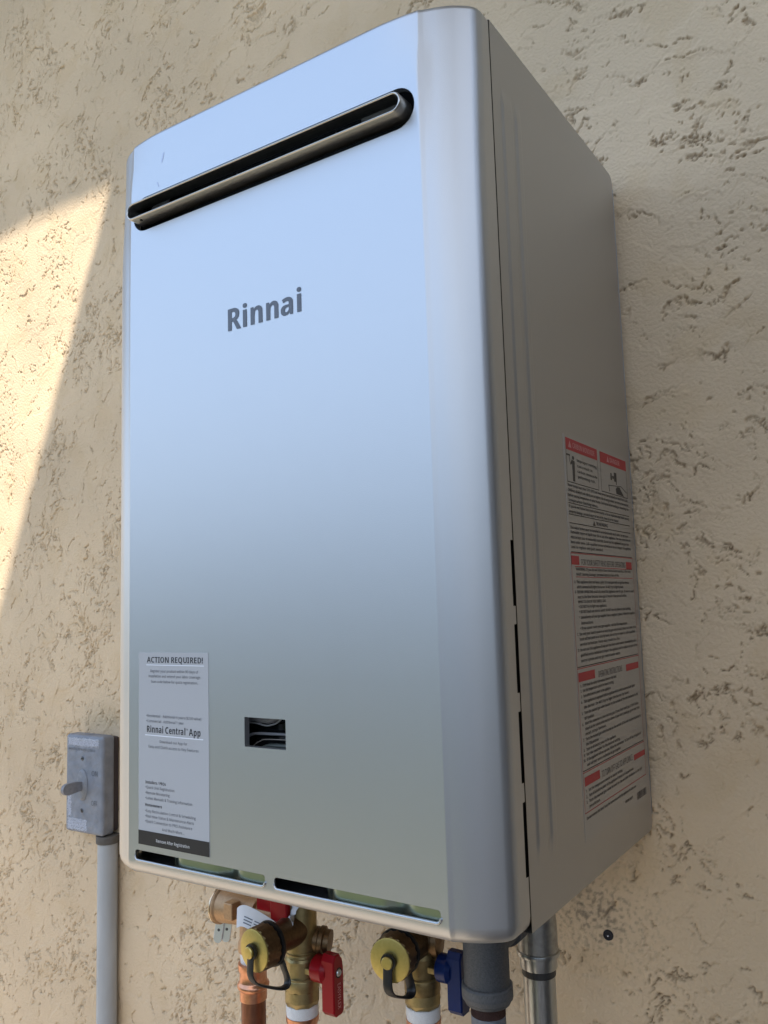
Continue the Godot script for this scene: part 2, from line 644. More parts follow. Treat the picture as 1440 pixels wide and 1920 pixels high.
# ---------------------------------------------------------------- the water heater
func cover_profile() -> Array:
	# plan outline of the right shoulder of the cover, from the front flat round to the seam: [point, normal]
	var pts: Array = []
	var key := [Vector2(XC, D), Vector2(XC + 0.0018, D + 0.0001), Vector2(XC + 0.0050, D - 0.0012), Vector2(0.1545, 0.3050), Vector2(0.1642, 0.3001), Vector2(0.1728, 0.2933), Vector2(0.1757, 0.2897), Vector2(0.1770, 0.2864), Vector2(0.1775, 0.2830), Vector2(0.1775, ZS)]
	var curve := Curve2D.new()
	for i in key.size():
		var tan := Vector2.ZERO
		if i > 0 and i < key.size() - 1:
			tan = (key[i + 1] - key[i - 1]).normalized() * minf(key[i].distance_to(key[i - 1]), key[i].distance_to(key[i + 1])) * 0.33
		if i == 0:
			tan = Vector2(0.0006, 0)
		curve.add_point(key[i], -tan, tan)
	for i in key.size() - 1:
		var k := 6 if i < key.size() - 2 else 1
		for j in k:
			pts.append(curve.sample(i, float(j) / k))
	pts.append(key[-1])
	var res: Array = []
	for i in pts.size():
		var d: Vector2 = pts[mini(i + 1, pts.size() - 1)] - pts[maxi(i - 1, 0)]
		var nn := Vector2(-d.y, d.x).normalized()
		if nn.x < 0.0 and nn.y < 0.0:
			nn = -nn
		res.append([pts[i], Vector2(absf(nn.x) if i > 4 else -d.y, nn.y).normalized()])
	res[0][1] = Vector2(0, 1)
	return res

func build_heater() -> void:
	var unit := thing("water_heater", "silver wall mounted tankless water heater with black exhaust slot", "water heater", Vector3(0, GY, 0))
	var paint := mat(lin(0.535, 0.540, 0.550), 0.40, 0.92)
	paint.normal_enabled = true
	paint.normal_texture = bump_tex(0.35, 2, 2.0, 51)
	paint.normal_scale = 0.15
	tri(paint, 0.12)
	var dark := mat(lin(0.012, 0.012, 0.013), 0.6)

	# rows of the cover: [height, how far the edge is rolled in]
	var slots := [[0.0344, 0.0788], [0.0904, 0.1338], [0.1455, 0.1881], [0.1998, 0.2416]]
	var rows: Array = [[-0.0006, 0.0105], [0.0002, 0.0075], [0.0016, 0.0046], [0.0036, 0.0024], [0.0060, 0.0009], [0.0088, 0.0002], [0.0115, 0.0]]
	for s in slots:
		rows.append([s[0] - 0.0001, 0.0, false])
		rows.append([s[0], 0.0, true])
		rows.append([s[1], 0.0, true])
		rows.append([s[1] + 0.0001, 0.0, false])
	for y in [0.40, 0.425, 0.45, 0.475, 0.50, 0.52, 0.54]:
		rows.append([y, 0.0])
	rows.append([TOPY, 0.0])
	rows.append([TOPY + 0.012, 0.0])
	rows.append([TOPY + 0.024, 0.0])
	rows.append([H - 0.0042, 0.0])
	rows.append([H - 0.0022, 0.0004])
	rows.append([H - 0.0008, 0.0015])
	rows.append([H, 0.0034])
	var prof := cover_profile()
	var cv := MB.new()
	for sgn in [1.0, -1.0]:
		for r in rows.size() - 1:
			var ra: Array = rows[r]
			var rb: Array = rows[r + 1]
			var tilt_a := row_tilt(rows, r)
			var tilt_b := row_tilt(rows, r + 1)
			for i in prof.size() - 1:
				var ps: Array = []
				var nn: Array = []
				for o in [[ra, i, tilt_a], [ra, i + 1, tilt_a], [rb, i + 1, tilt_b], [rb, i, tilt_b]]:
					var pt: Vector2 = prof[o[1]][0]
					var pn: Vector2 = prof[o[1]][1]
					if o[1] == prof.size() - 1 and o[0].size() > 2 and o[0][2] and sgn > 0.0:
						pt.y += 0.0034
					var p2: Vector2 = pt - pn * o[0][1]
					p2.y -= bend(absf(pt.x), o[0][0]) if o[1] < prof.size() - 1 else 0.0
					ps.append(Vector3(p2.x * sgn, o[0][0], p2.y))
					var tl: float = o[2]
					if o[0][0] > 0.40:
						var q0: Vector2 = prof[maxi(o[1] - 1, 0)][0]
						var q1: Vector2 = prof[mini(o[1] + 1, prof.size() - 1)][0]
						var slope := (bend(absf(q1.x), o[0][0]) - bend(absf(q0.x), o[0][0])) / maxf(q1.x - q0.x, 1e-5) if q1.x - q0.x > 0.0004 else 0.0
						if o[1] == 0:
							slope = (bend(XC, o[0][0]) - bend(XC - 0.0005, o[0][0])) / 0.0005
						pn = (pn + Vector2(slope * pn.y, 0)).normalized()
					nn.append(Vector3(pn.x * sgn * cos(tl), sin(tl), pn.y * cos(tl)))
				cv.q(ps[0], ps[1], ps[2], ps[3], nn[0], nn[1], nn[2], nn[3])
	# rolled strip of the front flat below, and the plain field above the exhaust, which bends back at both ends
	for r in rows.size() - 1:
		var ra: Array = rows[r]
		var rb: Array = rows[r + 1]
		if rb[0] <= 0.0116 or ra[0] >= TOPY - 0.0001:
			var a := row_tilt(rows, r)
			var b := row_tilt(rows, r + 1)
			for k in 40:
				var xa := -XC + 2.0 * XC * k / 40.0
				var xb := -XC + 2.0 * XC * (k + 1) / 40.0
				var ps: Array = []
				var nn: Array = []
				for o in [[xa, ra, a], [xb, ra, a], [xb, rb, b], [xa, rb, b]]:
					var x: float = o[0]
					var y: float = o[1][0]
					var gx := (bend(absf(x + 0.0005), y) - bend(absf(x - 0.0005), y)) / 0.001
					ps.append(Vector3(x, y, D - o[1][1] - bend(absf(x), y)))
					nn.append(Vector3(gx, sin(o[2]), cos(o[2])).normalized())
				cv.q(ps[0], ps[1], ps[2], ps[3], nn[0], nn[1], nn[2], nn[3])
	# the front flat, with its openings: exhaust, display window, two air slots
	var holes := [
		[0.5350, rounded(0.0, 0.5350, 0.1394, 0.0146, 0.0145, 12)],
		[0.1157, rounded(-0.0002, 0.1157, 0.0191, 0.0103, 0.0006, 3)],
		[0.0161, rounded(-0.0685, 0.0161, 0.0665, 0.0037, 0.0022, 6)],
		[0.0161, rounded(0.07185, 0.0161, 0.06535, 0.0037, 0.0022, 6)]]
	var levels := [0.0115, 0.0161, 0.1157, 0.5350, TOPY]
	for b in levels.size() - 1:
		var poly := PackedVector2Array()
		poly.append(Vector2(-XC, levels[b]))
		for h in holes:
			if h[0] == levels[b]:
				poly.append_array(half(h[1], h[0], true))
		poly.append(Vector2(XC, levels[b]))
		poly.append(Vector2(XC, levels[b + 1]))
		for k in range(holes.size() - 1, -1, -1):
			if holes[k][0] == levels[b + 1]:
				var lo := half(holes[k][1], holes[k][0], false)
				lo.reverse()
				poly.append_array(lo)
		poly.append(Vector2(-XC, levels[b + 1]))
		var tr := Geometry2D.triangulate_polygon(poly)
		if tr.is_empty():
			push_warning("panel band %d failed" % b)
		var up := Vector3(0, 0, 1)
		for i in tr.size() / 3:
			var p0 := poly[tr[i * 3]]
			var p1 := poly[tr[i * 3 + 1]]
			var p2 := poly[tr[i * 3 + 2]]
			cv.t(Vector3(p0.x, p0.y, D), Vector3(p1.x, p1.y, D), Vector3(p2.x, p2.y, D), up, up, up)
	# turned-in edges of the openings
	for h in holes:
		var deep := 0.0012 if h[0] == 0.0161 else 0.005
		var ol: PackedVector2Array = h[1]
		var k := ol.size()
		for i in k:
			var a := ol[i]
			var b := ol[(i + 1) % k]
			if a.distance_to(b) < 1e-7:
				continue
			var e := (b - a).normalized()
			var nn := Vector3(-e.y, e.x, 0)
			cv.face(Vector3(a.x, a.y, D), Vector3(b.x, b.y, D), Vector3(b.x, b.y, D - deep), Vector3(a.x, a.y, D - deep), nn)
	# top skin
	var top := PackedVector2Array()
	for i in prof.size():
		var p2: Vector2 = prof[i][0] - prof[i][1] * 0.0034
		p2.y -= bend(prof[i][0].x, H) if i < prof.size() - 1 else 0.0
		top.append(p2)
	for i in range(prof.size() - 1, -1, -1):
		top.append(Vector2(-top[i].x, top[i].y))
	for yy in [[H, 1.0], [0.004, -1.0]]:
		var tt := Geometry2D.triangulate_polygon(top)
		for i in tt.size() / 3:
			var a := top[tt[i * 3]]
			var b := top[tt[i * 3 + 1]]
			var c := top[tt[i * 3 + 2]]
			var nn := Vector3(0, yy[1], 0)
			cv.t(Vector3(a.x, yy[0], a.y), Vector3(b.x, yy[0], b.y), Vector3(c.x, yy[0], c.y), nn, nn, nn)
	part("front_cover", cv, paint, unit)

	# rolled lips along the lower edge of the air slots, which catch the sky
	var lip := MB.new()
	for s in [[-0.0685, 0.0665], [0.07185, 0.06535]]:
		var path: Array = []
		for i in 7:
			var a := PI + PI / 2 * i / 6.0
			path.append(Vector3(s[0] - s[1] + 0.0030 + cos(a) * 0.0032, 0.0152 + sin(a) * 0.0032, D + 0.0001))
		for i in 7:
			var a := PI * 1.5 + PI / 2 * i / 6.0
			path.append(Vector3(s[0] + s[1] - 0.0030 + cos(a) * 0.0032, 0.0152 + sin(a) * 0.0032, D + 0.0001))
		lip.sweep(path, 0.0010, 0.0010, 10)
	part("slot_lip", lip, paint, unit)

	# casing behind the cover
	var body := MB.new()
	var zf := ZS - 0.0024
	var zl: Array = [0.0, 0.002, 0.006, 0.012, 0.05, 0.12, 0.19, 0.214]
	for k in 43:
		zl.append(0.216 + 0.001 * k)
	zl.append(0.262)
	zl.append(zf)
	var yl: Array = [0.0, 0.0008, 0.0026, 0.006, 0.012, 0.034, 0.042, 0.05, 0.1, 0.2, 0.3, 0.4, 0.5, 0.548, 0.556, 0.564, H - 0.012, H - 0.006, H - 0.0026, H - 0.0008, H]
	for sgn in [1.0, -1.0]:
		for j in yl.size() - 1:
			for i in zl.size() - 1:
				var ps: Array = []
				var nn: Array = []
				for o in [[i, j], [i + 1, j], [i + 1, j + 1], [i, j + 1]]:
					var yy: float = yl[o[1]]
					var zz: float = maxf(zl[o[0]], back_edge(yy))
					var e := 0.0005
					var px := side_x(yy, zz)
					var gx := Vector3(1, -(side_x(yy + e, zz) - side_x(yy - e, zz)) / (2 * e), -(side_x(yy, zz + e) - side_x(yy, zz - e)) / (2 * e)).normalized()
					ps.append(Vector3(px * sgn, yy, zz))
					nn.append(Vector3(gx.x * sgn, gx.y, gx.z))
				if ps[0].distance_to(ps[1]) > 1e-6 or ps[2].distance_to(ps[3]) > 1e-6:
					body.q(ps[0], ps[1], ps[2], ps[3], nn[0], nn[1], nn[2], nn[3])
	var hx := W / 2 - 0.0005
	body.face(Vector3(-hx, H, 0.012), Vector3(hx, H, 0.012), Vector3(hx, H, zf), Vector3(-hx, H, zf), Vector3.UP)
	body.face(Vector3(-hx, 0, 0.012), Vector3(hx, 0, 0.012), Vector3(hx, 0, zf), Vector3(-hx, 0, zf), Vector3.DOWN)
	body.face(Vector3(-hx, 0.012, 0), Vector3(hx, 0.012, 0), Vector3(hx, H - 0.012, 0), Vector3(-hx, H - 0.012, 0), Vector3.FORWARD)
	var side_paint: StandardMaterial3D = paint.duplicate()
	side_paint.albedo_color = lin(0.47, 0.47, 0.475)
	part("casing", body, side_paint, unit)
	# hanging bracket between casing and wall
	var brk := MB.new()
	brk.rbox(Vector3(0, H - 0.05, -0.006), Vector3(0.24, 0.05, 0.011), 0.001)
	brk.rbox(Vector3(0, 0.05, -0.006), Vector3(0.24, 0.05, 0.011), 0.001)
	part("wall_bracket", brk, mat(lin(0.4, 0.4, 0.4), 0.4, 0.9), unit)
	# dark inside of the case, seen through seam and slots
	var inn := MB.new()
	inn.rbox(Vector3(0, H / 2, (0.02 + D - 0.035) / 2), Vector3(W - 0.008, H - 0.010, D - 0.055), 0.002)
	part("inner_case", inn, dark, unit)
	# polished drip strips behind the air slots: they mirror the lawn
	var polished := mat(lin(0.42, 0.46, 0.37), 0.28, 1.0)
	for seg in [[-0.100, -0.003, -0.039], [0.046, 0.139, 0.105]]:
		var strip := MB.new()
		var dent := func(x: float) -> float:
			var z := D - 0.0024 - 0.0042 * exp(-pow((x - seg[2]) / 0.0085, 2.0))
			return z - 0.006 * exp(-pow((x - seg[0]) / 0.007, 2.0))
		for k in 80:
			var xa: float = lerpf(seg[0], seg[1], k / 80.0)
			var xb: float = lerpf(seg[0], seg[1], (k + 1) / 80.0)
			var ga: float = (dent.call(xa + 0.0004) - dent.call(xa - 0.0004)) / 0.0008
			var gb: float = (dent.call(xb + 0.0004) - dent.call(xb - 0.0004)) / 0.0008
			var na := Vector3(-ga, 0, 1).normalized()
			var nb := Vector3(-gb, 0, 1).normalized()
			strip.q(Vector3(xa, 0.009, dent.call(xa)), Vector3(xb, 0.009, dent.call(xb)), Vector3(xb, 0.0235, dent.call(xb)), Vector3(xa, 0.0235, dent.call(xa)), na, nb, nb, na)
		part("drip_strip", strip, polished, unit)
	# exhaust hood: a stadium hoop of bare metal standing proud of the cover
	var hood := MB.new()
	var ho := rounded(-0.0006, 0.5338, 0.1353, 0.0073, 0.00725, 14)
	var sec := [Vector2(0.0006, D - 0.0040), Vector2(0.0003, D + 0.002), Vector2(0.0, D + 0.0098), Vector2(-0.0003, D + 0.0106), Vector2(-0.0009, D + 0.0110), Vector2(-0.0015, D + 0.0106), Vector2(-0.0018, D + 0.0098), Vector2(-0.0018, D + 0.0010)]
	var hk := ho.size()
	var on := PackedVector2Array()
	for i in hk:
		on.append((ho[(i + 1) % hk] - ho[(i + hk - 1) % hk]).normalized())
	for s in sec.size() - 1:
		for i in hk:
			var l := (i + 1) % hk
			if ho[i].distance_to(ho[l]) < 1e-7:
				continue
			var oi := Vector2(on[i].y, -on[i].x)
			var ol := Vector2(on[l].y, -on[l].x)
			var ps: Array = []
			var nn: Array = []
			for o in [[i, oi, s], [l, ol, s], [l, ol, s + 1], [i, oi, s + 1]]:
				var sc: Vector2 = sec[o[2]]
				var p2: Vector2 = ho[o[0]] + o[1] * sc.x
				ps.append(Vector3(p2.x, p2.y, sc.y))
				var ds: Vector2 = sec[mini(o[2] + 1, sec.size() - 1)] - sec[maxi(o[2] - 1, 0)]
				if o[2] == 0 or o[2] == sec.size() - 1:
					ds = sec[s + 1] - sec[s]
				var sn := Vector2(ds.y, -ds.x).normalized()
				nn.append(Vector3(o[1].x * sn.x, o[1].y * sn.x, sn.y).normalized())
			hood.q(ps[0], ps[1], ps[2], ps[3], nn[0], nn[1], nn[2], nn[3])
	var steel := mottled(lin(0.46, 0.44, 0.40), lin(0.62, 0.60, 0.56), 0.30, 1.0, 0.2, 61, 0.03, 0.0, Vector3(0.3, 6, 6))
	var hood_node := part("exhaust_hood", hood, steel, unit)
	var flue := MB.new()
	flue.rbox(Vector3(0.0985, 0.5590, D - 0.0200), Vector3(0.0300, 0.0240, 0.002), 0.0005)
	part("flue_plate", flue, mat(lin(0.55, 0.55, 0.57), 0.4, 0.3), hood_node)
	var vane := MB.new()
	vane.prism(PackedVector2Array([Vector2(-0.1400, 0.5500), Vector2(-0.1190, 0.5500), Vector2(-0.1165, 0.5660), Vector2(-0.1260, 0.5655)]), D - 0.021, D - 0.019, 0.0004)
	part("flue_vane", vane, mat(lin(0.45, 0.45, 0.47), 0.4, 0.3), hood_node)
	for x in [-0.0520, 0.0500]:
		var rivet := MB.new()
		rivet.at(Transform3D(Basis.from_euler(Vector3(PI / 2, 0, 0)), Vector3(x, 0.5610, D - 0.0345))).lathe([Vector2(0, 0.0012), Vector2(0.0010, 0.0008), Vector2(0.0013, 0)], 10)
		part("rivet", rivet, mat(lin(0.4, 0.4, 0.4), 0.3, 1.0), hood_node)
	var weep := MB.new()
	weep.at(Transform3D(Basis.from_euler(Vector3(PI, 0, 0)), Vector3(-0.1225, 0.52625, D + 0.006))).lathe([Vector2(0, 0.0003), Vector2(0.0013, 0.0003), Vector2(0.0013, 0)], 10)
	part("drain_hole", weep, dark, hood_node)

	# display window: a recess with cables crossing behind it
	var win := MB.new()
	win.rbox(Vector3(0, 0.1157, D - 0.0225), Vector3(0.056, 0.036, 0.003), 0.001)
	var wn := part("display_window", win, mat(lin(0.010, 0.010, 0.011), 0.12), unit)
	var grey := mat(lin(0.20, 0.195, 0.205), 0.4)
	# each cable: points as they run behind the opening, distance behind the front, radius
	for cb in [
		[[Vector2(-0.024, 0.1272), Vector2(-0.010, 0.1272), Vector2(0.000, 0.1262), Vector2(0.008, 0.1270), Vector2(0.018, 0.133)], 0.0150, 0.0034, grey],
		[[Vector2(-0.024, 0.1226), Vector2(-0.009, 0.1226), Vector2(0.000, 0.1214), Vector2(0.006, 0.1219), Vector2(0.0128, 0.1245), Vector2(0.019, 0.130)], 0.0150, 0.0007, mat(lin(0.30, 0.29, 0.29), 0.4)],
		[[Vector2(-0.024, 0.1105), Vector2(-0.016, 0.1130), Vector2(-0.009, 0.1150), Vector2(0.006, 0.1156), Vector2(0.022, 0.1160)], 0.0150, 0.0011, grey],
		[[Vector2(-0.0135, 0.103), Vector2(-0.0105, 0.1068), Vector2(-0.0050, 0.1098), Vector2(0.002, 0.1115), Vector2(0.022, 0.1122)], 0.0145, 0.0004, mat(lin(0.26, 0.23, 0.20), 0.4)],
		[[Vector2(-0.002, 0.1050), Vector2(0.006, 0.1072), Vector2(0.022, 0.1076)], 0.0165, 0.0017, mat(lin(0.075, 0.085, 0.075), 0.4)]]:
		var run := MB.new()
		var pts: Array = []
		for q in cb[0]:
			pts.append(Vector3(q.x - 0.887 * cb[1], q.y - 0.196 * cb[1], 0))
		cable(run, pts, D - cb[1], cb[2])
		part("cable", run, cb[3], wn)

	# name on the front, a thin metal foil
	var logo := MB.new()
	letters(logo, "Rinnai", 0.0171, -0.0313, 0.4132, 0.0716, 0.0, true, D + 0.0003)
	part("lettering", logo, mat(lin(0.125, 0.135, 0.155), 0.45, 0.3), unit)
	# scuffs near the exhaust
	var scuff := MB.new()
	scuff.at(Transform3D(Basis.from_euler(Vector3(0, 0, 1.25)), Vector3(-0.1035, 0.5777, D + 0.0001))).prism(rounded(0, 0, 0.0042, 0.0009, 0.0008, 3), 0, 0.00005)
	scuff.at(Transform3D(Basis.from_euler(Vector3(0, 0, -1.1)), Vector3(-0.1093, 0.5560, D + 0.0001))).prism(rounded(0, 0, 0.0026, 0.0006, 0.0005, 3), 0, 0.00005)
	part("scuff_mark", scuff, mat(lin(0.46, 0.47, 0.53), 0.42, 0.8), unit)

	registration_sticker(unit)
	warning_label(unit)

func row_tilt(rows: Array, r: int) -> float:
	# upward lean of the cover surface at a row, for its normals
	var a: Array = rows[maxi(r - 1, 0)]
	var b: Array = rows[mini(r + 1, rows.size() - 1)]
	if (r > 0 and rows[r][0] > 0.0115 and rows[r][0] < H - 0.005) or rows[r][0] == 0.0115:
		return 0.0
	return atan2(b[1] - a[1], maxf(b[0] - a[0], 1e-5))

func bend(x: float, y: float) -> float:
	# how far the cover falls back near its ends towards the top; the flat part only above the exhaust
	var up := smoothstep(TOPY, TOPY + 0.034, y)
	var k := 0.0030 * pow(clampf((x - 0.106) / (XC - 0.106), 0.0, 1.0), 2.0) * up
	if x > XC:
		var us := smoothstep(0.48, TOPY + 0.034, y)
		var t := minf(x - XC, 0.012)
		k += 0.17 * t * (1.0 - t / 0.024) * us + maxf(us - up, 0.0) * 0.0030 * smoothstep(0.0, 0.012, t)
	return k

func half(ol: PackedVector2Array, cy: float, upper: bool) -> PackedVector2Array:
	# the upper or lower half of an outline, from left to right, ends on the split line
	var keep: Array = []
	for p in ol:
		if (upper and p.y > cy + 1e-6) or (not upper and p.y < cy - 1e-6):
			keep.append(p)
	var lx := INF
	var rx := -INF
	for p in ol:
		lx = minf(lx, p.x)
		rx = maxf(rx, p.x)
	var c := Vector2((lx + rx) / 2, cy)
	keep.sort_custom(func(a, b): return (atan2(absf(a.y - c.y) , (a.x - c.x) * 1.0)) > (atan2(absf(b.y - c.y), (b.x - c.x) * 1.0)))
	var out := PackedVector2Array()
	out.append(Vector2(lx, cy))
	for p in keep:
		if out[-1].distance_to(p) > 1e-6:
			out.append(p)
	out.append(Vector2(rx, cy))
	return out

func back_edge(y: float) -> float:
	var r := 0.012
	var d := minf(y, H - y)
	if d >= r:
		return 0.0
	return r - sqrt(maxf(r * r - (r - d) * (r - d), 0.0))

func side_x(y: float, z: float) -> float:
	# right face of the casing with its two pressed ribs
	var e := smoothstep(0.038, 0.048, y) * (1.0 - smoothstep(0.550, 0.560, y))
	var r := 0.0
	for c in [[0.2445, 0.0100], [0.2258, 0.0062]]:
		var d: float = absf(z - c[0])
		r += 0.0012 * (1.0 - smoothstep(c[1] - 0.0036, c[1], d))
	var edge := 0.0
	if z < 0.003:
		edge = -0.0012 * pow(1.0 - z / 0.003, 2.0)
	return W / 2 - 0.0004 + r * e + edge

func cable(mb: MB, pts: Array, z: float, r: float) -> void:
	var cv := Curve3D.new()
	cv.bake_interval = 0.0006
	for i in pts.size():
		var tan: Vector3 = (pts[mini(i + 1, pts.size() - 1)] - pts[maxi(i - 1, 0)]) * 0.22
		cv.add_point(pts[i] + Vector3(0, 0, z), -tan, tan)
	var path: Array = []
	for i in 33:
		path.append(cv.sample_baked(cv.get_baked_length() * i / 32.0))
	mb.sweep(path, r, r, 10)

func registration_sticker(unit: Node3D) -> void:
	var l := -0.1311
	var r := -0.0546
	var b := 0.0245
	var t := 0.1711
	var z := D + 0.0002
	var paper := MB.new()
	paper.prism(PackedVector2Array([Vector2(l, b), Vector2(r, b), Vector2(r, t), Vector2(l, t)]), D + 0.00003, z, 0.00005)
	var st := part("registration_sticker", paper, mat(lin(0.44, 0.44, 0.45), 0.55), unit)
	st.set_meta("label", "grey paper registration sticker with black foot band")
	z += 0.00012
	var band := MB.new()
	band.rect(l, b, r, 0.0351, z)
	part("foot_band", band, mat(lin(0.020, 0.017, 0.017), 0.5), st)
	var rule_white := mat(lin(0.75, 0.76, 0.8), 0.5)
	for k in [[-0.1223, 0.1610, -0.0589, 0.1617], [-0.1236, 0.1071, -0.0602, 0.1079]]:
		var rules := MB.new()
		rules.rect(k[0], k[1], k[2], k[3], z)
		part("rule_line", rules, rule_white, st)
	var big := MB.new()
	letters(big, "ACTION REQUIRED!", 0.0044, -0.1216, 0.1632, 0.0615, 0.0, true, z)
	letters(big, "Rinnai Central", 0.0050, -0.1215, 0.1096, 0.0425, 0.0, true, z)
	letters(big, "TM", 0.0012, -0.0783, 0.1133, 0.0020, 0.0, false, z)
	letters(big, "App", 0.0050, -0.0752, 0.1096, 0.0122, 0.0, true, z)
	letters(big, "Installers / PROs", 0.0022, -0.1232, 0.0707, 0.0228, 0.0, true, z)
	letters(big, "Homeowners", 0.0022, -0.1234, 0.0536, 0.0187, 0.0, true, z)
	part("heading", big, mat(lin(0.03, 0.03, 0.035), 0.5), st)
	var sm := MB.new()
	letters(sm, "Register your product within 90 days of", 0.0021, -0.1176, 0.1557, 0.0526, 0.0, false, z)
	letters(sm, "installation and extend your labor coverage.", 0.0021, -0.1196, 0.1518, 0.0570, 0.0, false, z)
	letters(sm, "Scan code below for quick registration.", 0.0021, -0.1169, 0.1476, 0.0512, 0.0, false, z)
	letters(sm, "•Residential - Additional 4 years ($250 value)", 0.0021, -0.1222, 0.1213, 0.0600, 0.0, false, z)
	letters(sm, "•Commercial - Additional 1 year", 0.0021, -0.1222, 0.1173, 0.0415, 0.0, false, z)
	letters(sm, "Download our App for", 0.0021, -0.1070, 0.1022, 0.0299, 0.0, false, z)
	letters(sm, "Easy and Quick access to Key Features", 0.0021, -0.1195, 0.0979, 0.0544, 0.0, false, z)
	letters(sm, "•Quick Unit Registration", 0.0021, -0.1232, 0.0669, 0.0322, 0.0, false, z)
	letters(sm, "•Remote Monitoring", 0.0021, -0.1232, 0.0628, 0.0270, 0.0, false, z)
	letters(sm, "•Latest Manuals & Training Information", 0.0021, -0.1232, 0.0588, 0.0511, 0.0, false, z)
	letters(sm, "•Easy Recirculation Control & Scheduling", 0.0021, -0.1234, 0.0492, 0.0549, 0.0, false, z)
	letters(sm, "•Real-time Status & Maintenance Alerts", 0.0021, -0.1234, 0.0453, 0.0530, 0.0, false, z)
	letters(sm, "•Quick Connection to PRO Assistance", 0.0021, -0.1234, 0.0414, 0.0512, 0.0, false, z)
	letters(sm, "And Much More...", 0.0021, -0.1045, 0.0370, 0.0240, 0.0, false, z)
	part("small_print", sm, mat(lin(0.085, 0.087, 0.095), 0.5), st)
	var rem := MB.new()
	letters(rem, "Remove After Registration", 0.0023, -0.1109, 0.0280, 0.0358, 0.0, false, z + 0.0001)
	part("band_lettering", rem, mat(lin(0.72, 0.70, 0.68), 0.5), st)

